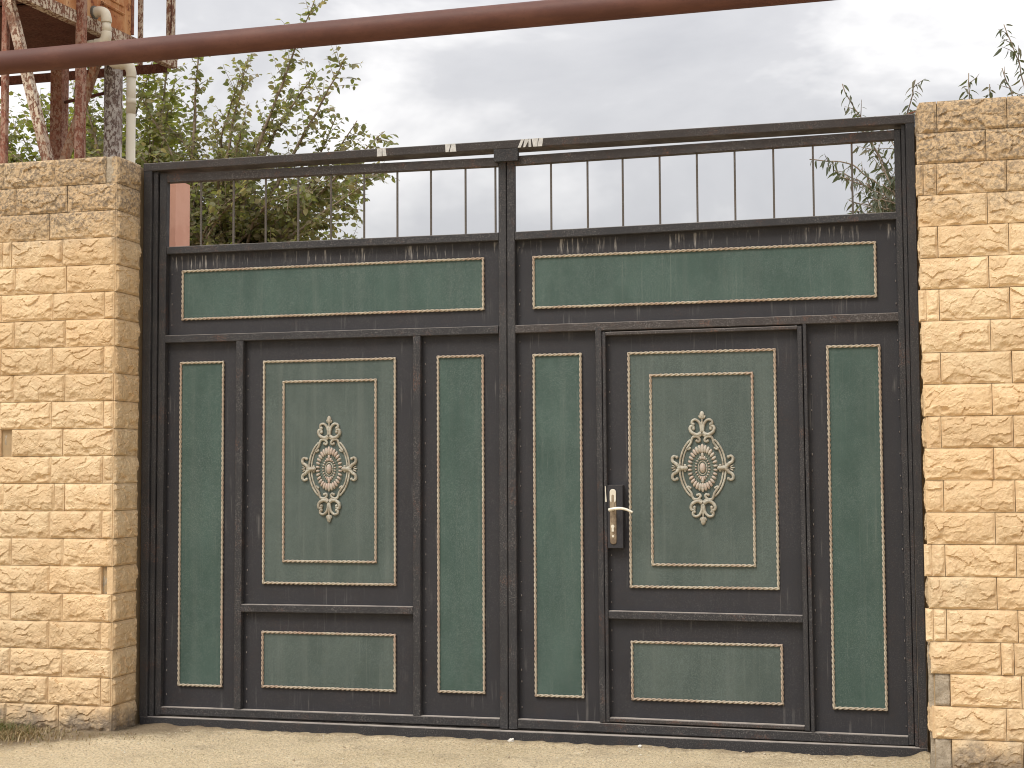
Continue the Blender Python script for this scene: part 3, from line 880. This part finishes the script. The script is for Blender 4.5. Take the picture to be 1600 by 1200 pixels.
# lock case, plate, lever, cylinder
MB().stile(2.515, 2.592, 0.024, 0.067, 0.956, 1.262, c=0.002).build("lock_case", SHEET, door)
def rounded_plate(x0, x1, z0, z1, y0, y1):
    mb = MB(); r_ = (x1 - x0) / 2; cxx = (x0 + x1) / 2
    pts = []
    for k in range(13): a = math.pi * k / 12; pts.append((cxx + r_ * math.cos(a), z1 - r_ + r_ * math.sin(a)))
    for k in range(13): a = math.pi + math.pi * k / 12; pts.append((cxx + r_ * math.cos(a), z0 + r_ + r_ * math.sin(a)))
    n = len(pts)
    e_ = 0.003
    inn = [(cxx + (x - cxx) * (1 - e_ / r_), z + (e_ if z < (z0 + z1) / 2 else -e_) * 0.6) for x, z in pts]
    V = [(x, y1, z) for x, z in pts] + [(x, y0 + e_ * 0.6, z) for x, z in pts] + [(x, y0, z) for x, z in inn]
    f = [(i, (i + 1) % n, n + (i + 1) % n, n + i) for i in range(n)] + [(n + i, n + (i + 1) % n, 2 * n + (i + 1) % n, 2 * n + i) for i in range(n)] + [tuple(2 * n + i for i in range(n - 1, -1, -1))]
    return mb.add(V, f)
rounded_plate(2.528, 2.560, 0.974, 1.243, 0.018, 0.024).build("handle_plate", BRASS, door)
rounded_plate(2.5285, 2.5595, 1.175, 1.2435, 0.0155, 0.0185).build("cover_cap", BRIGHT, door)
rounded_plate(2.536, 2.552, 1.150, 1.217, 0.0145, 0.0175).build("cap_inlay", BRASS, door)
mbl = MB()
mbl.tube([(2.544, 0.018, 1.144), (2.544, -0.012, 1.144), (2.544, -0.030, 1.144)], 0.0085, 10)
lp = smooth_path([(2.532, -0.028, 1.142), (2.556, -0.032, 1.148), (2.592, -0.034, 1.150), (2.622, -0.033, 1.144), (2.650, -0.031, 1.131)], 6)
mbl.tube(lp, np.linspace(0.0085, 0.006, len(lp)), 8)
mbl.build("lever_handle", BRIGHT, door, smooth=True)
mbk = MB()
mbk.tube([(2.543, 0.018, 1.061), (2.543, 0.010, 1.061)], 0.0085, 12); mbk.box(2.538, 2.548, 0.011, 0.018, 1.036, 1.056)
mbk.build("key_cylinder", BRIGHT, door)
mbs = MB(); mbs.blob((2.544, 0.0165, 1.012), (0.0065, 0.004, 0.0065), 8, 5); mbs.build("plate_screw", BRIGHT, door, smooth=True)
mbs = MB(); mbs.add([(2.503, 0.0285, 1.258), (2.5065, 0.0285, 1.258), (2.509, 0.0285, 1.213), (2.5115, 0.0285, 1.180), (2.504, 0.0285, 1.180), (2.5045, 0.0285, 1.213),
                     (2.503, 0.0295, 1.258), (2.5065, 0.0295, 1.258), (2.509, 0.0295, 1.213), (2.5115, 0.0295, 1.180), (2.504, 0.0295, 1.180), (2.5045, 0.0295, 1.213)],
                    [(0, 5, 2, 1), (5, 4, 3, 2), (0, 1, 7, 6), (1, 2, 8, 7), (2, 3, 9, 8), (3, 4, 10, 9), (4, 5, 11, 10), (5, 0, 6, 11)])
mbs.build("strike_plate", BRIGHT, door)

# thin rod from the beam to the right wall
tag(MB().tube([(3.975, 0.02, 3.003), (4.06, -0.05, 3.014), (4.15, -0.1, 3.02)], 0.004, 6).build("steel_rod", RUSTR), "thin steel rod bridging the gate beam and the right wall's top", "rod")

# ------------------------------------------------------------------ overhead pipe
pp = MB(); n = 60
xs_ = np.linspace(-6, 11, n)
pp.tube([(x, -0.42, 3.487 + 0.0052 * x - 0.003) for x in xs_], 0.0605, 28)
po = pp.build("overhead_pipe", PIPEM, None, smooth=True)
tag(po, "long red-brown painted pipe running overhead across the top of the picture", "pipe")

# ------------------------------------------------------------------ water tank, its stand, drain
def beam_x(y): return -0.965 + 0.10 * y
tank = thing("water_tank", "rusty orange steel water tank on a stand behind the left wall", "water tank", (-1.7, 0.8, 4.15))
mb = MB()
yA, yB = 0.42, 1.34
a0, a1 = beam_x(yA) - 0.005, beam_x(yB) - 0.005
V = [(-2.6, yA, 4.1505), (a0, yA, 4.1505), (a1, yB, 4.1505), (-2.6, yB, 4.1505), (-2.6, yA, 5.3), (a0, yA, 5.3), (a1, yB, 5.3), (-2.6, yB, 5.3)]
mb.add(V, [(0, 1, 5, 4), (1, 2, 6, 5), (2, 3, 7, 6), (3, 0, 4, 7), (4, 5, 6, 7)], 0)
mb.add([V[0], V[1], V[2], V[3]], [(3, 2, 1, 0)], 1)
mb.build("tank_body", [TANKS, RUSTD], tank)
MB().add([(-2.6, 0.45, 4.088), (beam_x(0.45) - 0.061, 0.45, 4.088), (beam_x(1.45) - 0.061, 1.45, 4.088), (-2.6, 1.45, 4.088),
          (-2.6, 0.45, 4.098), (beam_x(0.45) - 0.061, 0.45, 4.098), (beam_x(1.45) - 0.061, 1.45, 4.098), (-2.6, 1.45, 4.098)],
         [(0, 1, 5, 4), (1, 2, 6, 5), (2, 3, 7, 6), (3, 0, 4, 7), (4, 5, 6, 7), (3, 2, 1, 0)]).build("floor_plate", RUSTD, tank)
mb = MB()
mb.tube([(a1 + 0.004, yB + 0.004, 4.16), (a1 + 0.004, yB + 0.004, 5.3)], 0.012, 8); mb.build("corner_seam", RUSTR, tank)
mb = MB()
for dz, s_ in ((0.11, 0.01), (0.16, 0.006)):
    mb.tube([(beam_x(y) - 0.001, y, 4.155 + dz + 0.22 * (1.3 - y) * 0.2) for y in (1.02, 1.12, 1.25)], s_, 5)
mb.build("bottom_seam", TANKS, tank)

stand = thing("tank_stand", "rusted steel stand of posts, beams and slanting braces carrying the water tank", "tank stand", (-1.5, 1.0, 0))
def ybeam(y0, y1, dx, z0, z1, m, name="beam", w_=0.06):
    mb = MB()
    x0, x1 = beam_x(y0) + dx, beam_x(y1) + dx
    V = [(x0 - w_, y0, z0), (x0, y0, z0), (x1, y1, z0), (x1 - w_, y1, z0), (x0 - w_, y0, z1), (x0, y0, z1), (x1, y1, z1), (x1 - w_, y1, z1)]
    mb.add(V, [(0, 1, 5, 4), (1, 2, 6, 5), (2, 3, 7, 6), (3, 0, 4, 7), (4, 5, 6, 7), (3, 2, 1, 0)])
    return mb.build(name, m, stand)
ybeam(0.15, 1.86, 0.0, 4.075, 4.150, RUSTP)
ybeam(0.15, 1.86, -1.4, 4.075, 4.150, RUSTR)
MB().box(-2.7, beam_x(1.83) - 0.062, 1.79, 1.84, 4.045, 4.095).build("beam", RUSTD, stand)
MB().box(-2.7, beam_x(0.42) - 0.062, 0.37, 0.43, 4.1, 4.149).build("beam", RUSTD, stand)
MB().tube([(-1.42, 1.50, 3.795), (-0.96, 1.34, 3.80)], 0.011, 6).build("tie_rod", RUSTD, stand)
def post(x, y, w_, z1, m, d_=None, z0=0.0):
    d_ = d_ or w_
    return MB().stile(x - w_ / 2, x + w_ / 2, y - d_ / 2, y + d_ / 2, z0, z1, c=0.004).build("post", m, stand)
post(-0.872, 0.80, 0.052, 5.4, RUSTR)
post(-1.452, 1.50, 0.088, 4.07, RUSTR)
post(-1.080, 0.33, 0.036, 5.4, RUSTR)
post(-1.034, 1.815, 0.030, 5.4, RUSTP, z0=4.0955)
post(-0.815, 1.83, 0.048, 5.4, RUSTP, z0=4.1505)
MB().tube([(-0.935, 1.30, 0), (-0.938, 1.30, 2), (-0.938, 1.30, 4.07)], [0.058, 0.057, 0.058], 18).build("post", POLEM, stand, smooth=True)
def brace(p0, p1, w_, m):
    mb = MB()
    p0, p1 = np.array(p0), np.array(p1)
    d = (p1 - p0) / np.linalg.norm(p1 - p0); s_ = np.cross(d, (0, 1, 0)); s_ /= np.linalg.norm(s_)
    t = 0.006
    y_ = np.array((0, 1., 0))
    V = []
    for p in (p0, p1):
        for (a, b) in ((-1, 0), (1, 0), (1, 1), (0.8, 1), (0.8, 0.12), (-1, 0.12)):
            V.append(p + s_ * a * w_ / 2 + y_ * b * w_)
    f = [(i, (i + 1) % 6, 6 + (i + 1) % 6, 6 + i) for i in range(6)] + [(5, 4, 1, 0), (4, 3, 2, 1), (6, 7, 10, 11), (7, 8, 9, 10)]
    mb.add(V, f)
    return mb.build("brace", m, stand)
brace((-1.155, 0.29, 4.45), (-0.762, 0.29, 3.05), 0.052, RUSTP)
brace((-1.008, 1.25, 4.07), (-1.29, 1.25, 3.30), 0.045, RUSTL)
MB().tube([(-0.785, 1.8, 5.4), (-0.79, 1.8, 4.75), (-0.80, 1.8, 4.3)], 0.004, 5).build("wire", RUSTD, stand)

drain = thing("drain_pipe", "cream plastic drain pipe with elbows coming off the water tank", "drain pipe", (-0.8, 1.1, 2.9))
def pvc(name, pts, r_, nn=6, curve=True):
    P = smooth_path(pts, nn) if curve else np.array(pts)
    return MB().tube(P, r_, 14).build(name, PVC, drain, smooth=True)
MB().tube([(-0.90, 0.95, 4.19), (-0.865, 0.95, 4.19)], 0.042, 16).build("flange", mat_plain("grey_rubber", (0.10, 0.10, 0.09), (0.16, 0.15, 0.13), 0.7), drain)
pvc("elbow", [(-0.868, 0.95, 4.19), (-0.835, 0.95, 4.192), (-0.803, 0.95, 4.180), (-0.790, 0.95, 4.145), (-0.789, 0.95, 4.120)], 0.033)
pvc("pipe_run", [(-0.789, 0.95, 4.121), (-0.789, 0.95, 4.055)], 0.0275, curve=False)
pvc("elbow", [(-0.789, 0.95, 4.060), (-0.790, 0.95, 4.030), (-0.803, 0.95, 4.002), (-0.835, 0.95, 3.990), (-0.862, 0.95, 3.990)], 0.033)
pvc("pipe_run", [(-0.86, 0.95, 3.990), (-0.90, 0.95, 3.990), (-0.915, 0.97, 3.988), (-0.915, 1.0, 3.986), (-0.915, 1.13, 3.975)], 0.0275)
pvc("pipe_run", [(-0.915, 1.10, 3.978), (-0.915, 1.17, 3.970), (-0.90, 1.20, 3.95), (-0.87, 1.20, 3.93), (-0.82, 1.20, 3.925)], 0.0275)
pvc("elbow", [(-0.83, 1.20, 3.926), (-0.795, 1.20, 3.925), (-0.768, 1.20, 3.905), (-0.756, 1.20, 3.870), (-0.755, 1.20, 3.835)], 0.033)
pvc("pipe_run", [(-0.755, 1.20, 3.85), (-0.755, 1.20, 3.60)], 0.030, curve=False)
pvc("coupling", [(-0.755, 1.20, 3.70), (-0.755, 1.20, 3.66)], 0.0325, curve=False)
pvc("pipe_run", [(-0.755, 1.20, 3.60), (-0.757, 1.20, 0.0)], 0.030, curve=False)

# ------------------------------------------------------------------ pink wall behind the gate
pk = MB().box(-1.9, -1.119, 2.5, 2.72, 0, 3.455)
tag(pk.build("plastered_wall", PINK), "pink plastered wall end showing through the left end of the gate railing", "wall")

# ------------------------------------------------------------------ trees
def leaf_arrays(broad):
    if broad:
        w_, cur = 0.33, 0.16
    else:
        w_, cur = 0.13, 0.22
    v = np.array([(0, 0, 0), (0.3, w_, 0.03), (0.3, 0, -0.035), (0.3, -w_, 0.03), (0.68, w_ * 0.78, -cur * 0.35), (0.68, 0, -cur * 0.55), (0.68, -w_ * 0.78, -cur * 0.35), (1, 0, -cur * 1.25)])
    f = [(0, 2, 1), (0, 3, 2), (1, 2, 5, 4), (2, 3, 6, 5), (4, 5, 7), (5, 6, 7)]
    return v, f
def leaf_frame(p, d, upv, size):
    d = d / (np.linalg.norm(d) + 1e-9)
    s_ = np.cross(upv, d); s_ /= np.linalg.norm(s_) + 1e-9
    u_ = np.cross(d, s_)
    return np.stack([d * size, s_ * size, u_ * size], 1), p

def make_tree(name, label, cat, base, trunk, limbs, broad, leafmat, seed, size, twig_step, leaf_step, droop, twig_len, group=None, twig_up=0.5, tip_bare=0.0):
    rs = np.random.RandomState(seed)
    t = thing(name, label, cat, base)
    tb = MB(); tb.tube(smooth_path(trunk, 6), np.linspace(0.10, 0.055, 6 * (len(trunk) - 1) + 1), 12)
    tb.build("trunk", BARK, t, smooth=True)
    br = MB(); leaves = []     # (matrix3, origin, isolated score)
    for li, (pts, r0) in enumerate(limbs):
        P = smooth_path(pts, 10)
        P = P + np.cumsum(rs.randn(*P.shape), 0) * 0.006
        L = np.linalg.norm(np.diff(P, axis=0), axis=1).cumsum()
        tot = L[-1]
        br.tube(P, np.linspace(r0, 0.0035, len(P)), 6)
        s_ = tot * 0.12
        while s_ < tot:
            i = min(len(P) - 2, int(np.searchsorted(L, s_)))
            tang = P[i + 1] - P[i]; tang /= np.linalg.norm(tang)
            fr = s_ / tot
            rd = rs.randn(3); rd -= tang * np.dot(rd, tang); rd /= np.linalg.norm(rd)
            d = tang * rs.uniform(0.3, 0.9) + rd * 0.75 + np.array([0, 0, twig_up * rs.rand()])
            d /= np.linalg.norm(d)
            ln = twig_len * rs.uniform(0.45, 1.0) * (1.0 - 0.45 * fr)
            m = max(3, int(ln / 0.05))
            Q = [P[i]]
            dd = d.copy()
            for k in range(m):
                dd = dd + rs.randn(3) * 0.10 + np.array([0, 0, -0.035])
                dd /= np.linalg.norm(dd)
                Q.append(Q[-1] + dd * ln / m)
            Q = np.array(Q)
            br.tube(Q, np.linspace(0.0035, 0.0012, len(Q)), 4, cap=False)
            add_leaves(Q, leaves, rs, size, leaf_step, droop, fr * 0.5)
            s_ += twig_step * rs.uniform(0.6, 1.4)
        # leaves along the outer half of the limb itself: the long shoots
        add_leaves(P[int(len(P) * (0.35 + tip_bare)):], leaves, rs, size, leaf_step * 0.9, droop, fr + 0.6)
    br.build("branches", BARK, t, smooth=True)
    v, f = leaf_arrays(broad)
    leaves.sort(key=lambda x: -x[2])
    single, rest = leaves[:240], leaves[240:]
    me = bpy.data.meshes.new("leaf"); me.from_pydata(v.tolist(), [], f); me.materials.append(leafmat)
    me.polygons.foreach_set("use_smooth", [True] * len(f)); me.update()
    wb = Vector(base)
    for (m3, p, sc_) in single:
        o = bpy.data.objects.new("leaf", me); COL.objects.link(o); o.parent = t
        mm = Matrix(m3.tolist()).to_4x4(); mm.translation = Vector(p) - wb
        o.matrix_local = mm
    V = np.concatenate([v @ m3.T + p for (m3, p, _) in rest])
    F = [tuple(i + 8 * k for i in q_) for k in range(len(rest)) for q_ in f]
    c = V.mean(0)
    me2 = bpy.data.meshes.new("foliage"); me2.from_pydata((V - c).tolist(), [], F); me2.materials.append(leafmat)
    me2.polygons.foreach_set("use_smooth", [True] * len(F)); me2.update()
    o = put("foliage", me2, t, c); o['kind'] = 'stuff'
    return len(leaves)

def add_leaves(Q, leaves, rs, size, step, droop, score):
    L = np.linalg.norm(np.diff(Q, axis=0), axis=1); cum = np.concatenate([[0], L.cumsum()])
    s_ = step * rs.rand(); side = 1; ang = rs.rand() * 6.28
    while s_ < cum[-1]:
        i = min(len(L) - 1, int(np.searchsorted(cum, s_)) - 1 if s_ > 0 else 0); i = max(i, 0)
        t = (s_ - cum[i]) / (L[i] + 1e-9)
        p = Q[i] + (Q[i + 1] - Q[i]) * t
        tg = (Q[i + 1] - Q[i]) / (L[i] + 1e-9)
        h = np.array([math.cos(ang), math.sin(ang), 0.0]) * side
        d = tg * 0.45 + h * 0.9 + np.array([0, 0, -droop * rs.uniform(0.4, 1.4)]) + rs.randn(3) * 0.25
        upv = np.array([0, -0.25, 0.9]) + rs.randn(3) * 0.75
        if rs.rand() > 0.06:
            m3, pp_ = leaf_frame(p + h * 0.006, d, upv, size * rs.uniform(0.6, 1.15))
            leaves.append((m3, pp_, score + 0.3 * s_ / cum[-1] + rs.rand() * 0.25))
        side = -side; ang += rs.uniform(-0.5, 0.5)
        s_ += step * rs.uniform(0.7, 1.3)

F0 = (-1.95, 4.5, 2.6); F1 = (-1.7, 4.6, 2.9); F2 = (-2.4, 4.5, 2.9)
rl = random.Random(3)
limbs1 = []
def limb(f, mid, tip, r0=0.03): limbs1.append(([f, mid, tip], r0))
# the long shoots whose outline shows against the sky
limb(F1, (-1.35, 4.4, 4.0), (-0.80, 4.3, 5.30), 0.030)
limb(F1, (-1.15, 4.5, 3.9), (-0.56, 4.4, 4.82), 0.028)
limb(F1, (-1.05, 4.7, 3.7), (-0.50, 4.6, 4.32), 0.026)
limb(F1, (-0.95, 4.5, 3.55), (-0.18, 4.4, 4.14), 0.026)
limb(F1, (-1.0, 4.3, 3.3), (-0.26, 4.2, 3.72), 0.024)
limb(F1, (-1.1, 4.6, 3.6), (-0.72, 4.7, 4.45), 0.024)
limb(F0, (-1.55, 4.9, 4.1), (-1.10, 5.0, 4.90), 0.030)
limb(F0, (-1.65, 4.4, 4.0), (-1.40, 4.3, 4.88), 0.030)
limb(F0, (-2.05, 4.6, 4.1), (-1.95, 4.5, 5.05), 0.032)
limb(F2, (-2.5, 4.8, 4.2), (-2.30, 4.8, 5.10), 0.030)
limb(F2, (-2.8, 4.4, 4.1), (-2.95, 4.3, 4.80), 0.030)
limb(F2, (-3.0, 4.8, 4.0), (-3.50, 4.9, 4.60), 0.030)
limb(F2, (-3.1, 4.5, 3.6), (-3.80, 4.4, 4.20), 0.028)
limb(F1, (-1.3, 4.9, 3.2), (-0.75, 5.1, 3.35), 0.024)
limb(F0, (-1.7, 4.2, 3.3), (-1.25, 4.0, 3.65), 0.022)
# inner filling limbs
for k in range(24):
    f = rl.choice((F0, F1))
    tx, tz, ty = rl.uniform(-2.6, -0.85), rl.uniform(2.75, 3.6), rl.uniform(3.7, 6.2)
    limb(f, ((f[0] + tx) / 2 + rl.uniform(-.2, .2), (f[1] + ty) / 2, (f[2] + tz) / 2 + 0.15), (tx, ty, tz), 0.02)
for k in range(32):
    tx = rl.uniform(-2.7, -0.35)
    top = 4.95 - max(0, tx + 1.45) * 0.75
    tz = rl.uniform(3.5, top); ty = rl.uniform(3.8, 5.6)
    f = rl.choice((F0, F1))
    limb(f, ((f[0] * 0.6 + tx * 0.4) + rl.uniform(-.2, .2), (f[1] + ty) / 2, (f[2] + tz) / 2 + rl.uniform(0, 0.3)), (tx, ty, tz), 0.018)
for k in range(22):
    a = rl.uniform(-1, 1)
    f = rl.choice((F0, F1, F2))
    tx = rl.uniform(-4.1, -0.62); tz = rl.uniform(2.85, 4.55) if tx < -1.6 else rl.uniform(2.85, 4.1 - (tx + 1.6) * 0.35); ty = rl.uniform(3.6, 6.2)
    limb(f, ((f[0] + tx) / 2 + rl.uniform(-.2, .2), (f[1] + ty) / 2, (f[2] + tz) / 2 + 0.2), (tx, ty, tz), 0.022)
n1_ = make_tree("tree", "leafy broad-leaved tree with upright shoots behind the left half of the gate", "tree", (-1.85, 4.5, 0.0),
          [(-1.85, 4.5, -0.05), (-1.82, 4.5, 0.8), (-1.86, 4.52, 1.7), F0], limbs1, True, LEAF1, 5, 0.060, 0.050, 0.026, 0.55, 0.48)

# a second, yellower tree further left, seen between the legs of the tank stand
limbs3 = []
H0 = (-3.3, 5.2, 2.4)
for k in range(72):
    tx = rl.uniform(-4.5, -2.15); tz = rl.uniform(3.3, 5.15) - 0.12 * abs(tx + 3.1); ty = rl.uniform(4.3, 6.3)
    limbs3.append(([H0, ((H0[0] + tx) / 2 + rl.uniform(-.25, .25), (H0[1] + ty) / 2, (H0[2] + tz) / 2 + 0.25), (tx, ty, tz)], 0.02))
for k in range(26):
    tx, tz, ty = rl.uniform(-4.5, -3.3), rl.uniform(4.1, 4.95), rl.uniform(4.4, 5.8)
    limbs3.append(([H0, ((H0[0] + tx) / 2 + rl.uniform(-.25, .25), (H0[1] + ty) / 2, (H0[2] + tz) / 2 + 0.2), (tx, ty, tz)], 0.018))
make_tree("tree", "yellow-green bushy tree behind the rusty posts under the water tank", "tree", (-3.3, 5.2, 0.0),
          [(-3.3, 5.2, -0.05), (-3.28, 5.2, 0.8), (-3.33, 5.22, 1.7), H0], limbs3, True, LEAF3, 17, 0.066, 0.050, 0.028, 0.5, 0.5)

limbs2 = []
G0 = (4.35, 3.1, 2.3); G1 = (4.1, 3.0, 2.75)
def limb2(f, mid, tip, r0=0.0075): limbs2.append(([f, mid, tip], r0))
limb2(G1, (3.75, 2.95, 3.30), (3.38, 2.9, 3.48))
limb2(G1, (3.80, 3.00, 3.15), (3.50, 3.0, 3.36))
limb2(G1, (3.85, 3.00, 3.35), (3.60, 3.0, 3.93))
limb2(G1, (3.90, 3.10, 3.30), (3.67, 3.1, 3.80))
limb2(G1, (4.00, 3.00, 3.30), (3.86, 3.0, 3.62))
limb2(G1, (3.85, 3.05, 3.02), (3.66, 3.0, 3.08))
limb2(G1, (4.00, 3.10, 3.40), (4.10, 3.0, 3.92))
limb2(G0, (4.40, 3.00, 3.20), (4.42, 3.0, 3.92))
limb2(G0, (4.50, 3.00, 3.20), (4.53, 3.0, 3.88))
limb2(G0, (4.75, 3.05, 3.50), (4.66, 3.0, 4.27))
limb2(G0, (4.65, 3.00, 3.40), (4.57, 2.9, 3.94))
limb2(G0, (4.80, 3.00, 3.30), (4.95, 2.9, 4.00))
for k in range(16):
    tx, tz, ty = rl.uniform(3.62, 4.0), rl.uniform(3.0, 3.42), rl.uniform(2.7, 3.5)
    limb2(G1, ((4.1 + tx) / 2, (3 + ty) / 2, (2.75 + tz) / 2 + 0.1), (tx, ty, tz), 0.006)
make_tree("tree", "thin narrow-leaved tree behind the right wall, twigs hanging behind the railing", "tree", (4.4, 3.1, 0.0),
          [(4.4, 3.1, -0.05), (4.42, 3.1, 0.8), (4.38, 3.1, 1.6), G0, G1], limbs2, False, LEAF2, 9, 0.072, 0.085, 0.026, 1.1, 0.22, twig_up=0.25)

# ------------------------------------------------------------------ grass and small litter at the foot of the wall
def blades(name, cx, cy, sx_, sy_, n, h0, h1, mat, seed):
    rs = np.random.RandomState(seed); V = []; Fs = []
    for k in range(n):
        x, y = cx + rs.randn() * sx_, cy + rs.randn() * sy_
        if y > FY - 0.02 and x < 0.0: y = FY - 0.02 - abs(rs.randn()) * 0.03
        h = rs.uniform(h0, h1); a = rs.rand() * 6.28; ln = rs.uniform(0.5, 1.8) * h
        dx, dy = math.cos(a), math.sin(a); w_ = rs.uniform(0.0012, 0.003)
        b = len(V)
        for (t, hz) in ((0, 0), (0.35, 0.6), (1.0, 0.9 if rs.rand() > 0.4 else 0.55)):
            px, py, pz = x + dx * ln * t, y + dy * ln * t, 0.006 + h * hz
            ww = w_ * (1 - t * 0.85)
            V += [(px - dy * ww, py + dx * ww, pz), (px + dy * ww, py - dx * ww, pz)]
        Fs += [(b, b + 1, b + 3, b + 2), (b + 2, b + 3, b + 5, b + 4)]
    mb = MB(); mb.add(V, Fs)
    o = mb.build(name, mat); o['kind'] = 'stuff'
    return o
o = blades("dry_grass", -0.58, -0.42, 0.15, 0.10, 2600, 0.006, 0.05, GRASSD, 2); tag(o, "dry trampled grass at the foot of the left wall", "dry grass")
o = blades("grass", -0.60, -0.34, 0.07, 0.05, 380, 0.015, 0.075, GRASSG, 4); tag(o, "small green grass tuft at the foot of the left wall", "grass")
o = blades("straw_litter", -0.08, -0.33, 0.16, 0.05, 420, 0.004, 0.022, GRASSD, 8); tag(o, "sparse straw along the corner foot of the left wall", "straw")

def grit(n, seed):
    rs = np.random.RandomState(seed); mb = MB()
    for k in range(n):
        x = rs.uniform(-0.4, 4.1); y = -0.01 - abs(rs.randn()) * 0.10 if rs.rand() < 0.4 else rs.uniform(-0.9, -0.03)
        r_ = rs.uniform(0.0015, 0.0045) * (1.6 if rs.rand() < 0.06 else 1)
        mb.blob((x, y, 0.006 + r_ * 0.4), (r_ * rs.uniform(0.8, 1.5), r_, r_ * 0.7), 5, 3, rs.rand())
    o = mb.build("loose_grit", GRITM); o['kind'] = 'stuff'
    return tag(o, "loose sandy grit scattered over the concrete before the gate", "grit")
GRITM = mat_leaf("sandy_grit", [(0.30, 0.23, 0.15), (0.62, 0.53, 0.38), (0.45, 0.36, 0.25), (0.72, 0.66, 0.54)], 0.0)
grit(900, 12)

def chip(loc, s_, seed, label):
    rs = np.random.RandomState(seed); mb = MB()
    mb.blob(loc, (s_ * 1.2, s_ * 0.8, s_ * 0.7), 7, 5, 0.3)
    mb.v = [tuple(np.array(p) + rs.randn(3) * s_ * 0.14) for p in mb.v]
    tag(mb.build("stone_chip", CHIPM), label, "stone chip", "white stone chips at the gate's foot")
chip((2.035, -0.030, 0.016), 0.014, 1, "white stone chip on the ground below the centre posts of the gate")
chip((2.672, -0.030, 0.014), 0.010, 2, "white stone chip at the threshold below the lower left of the wicket door")
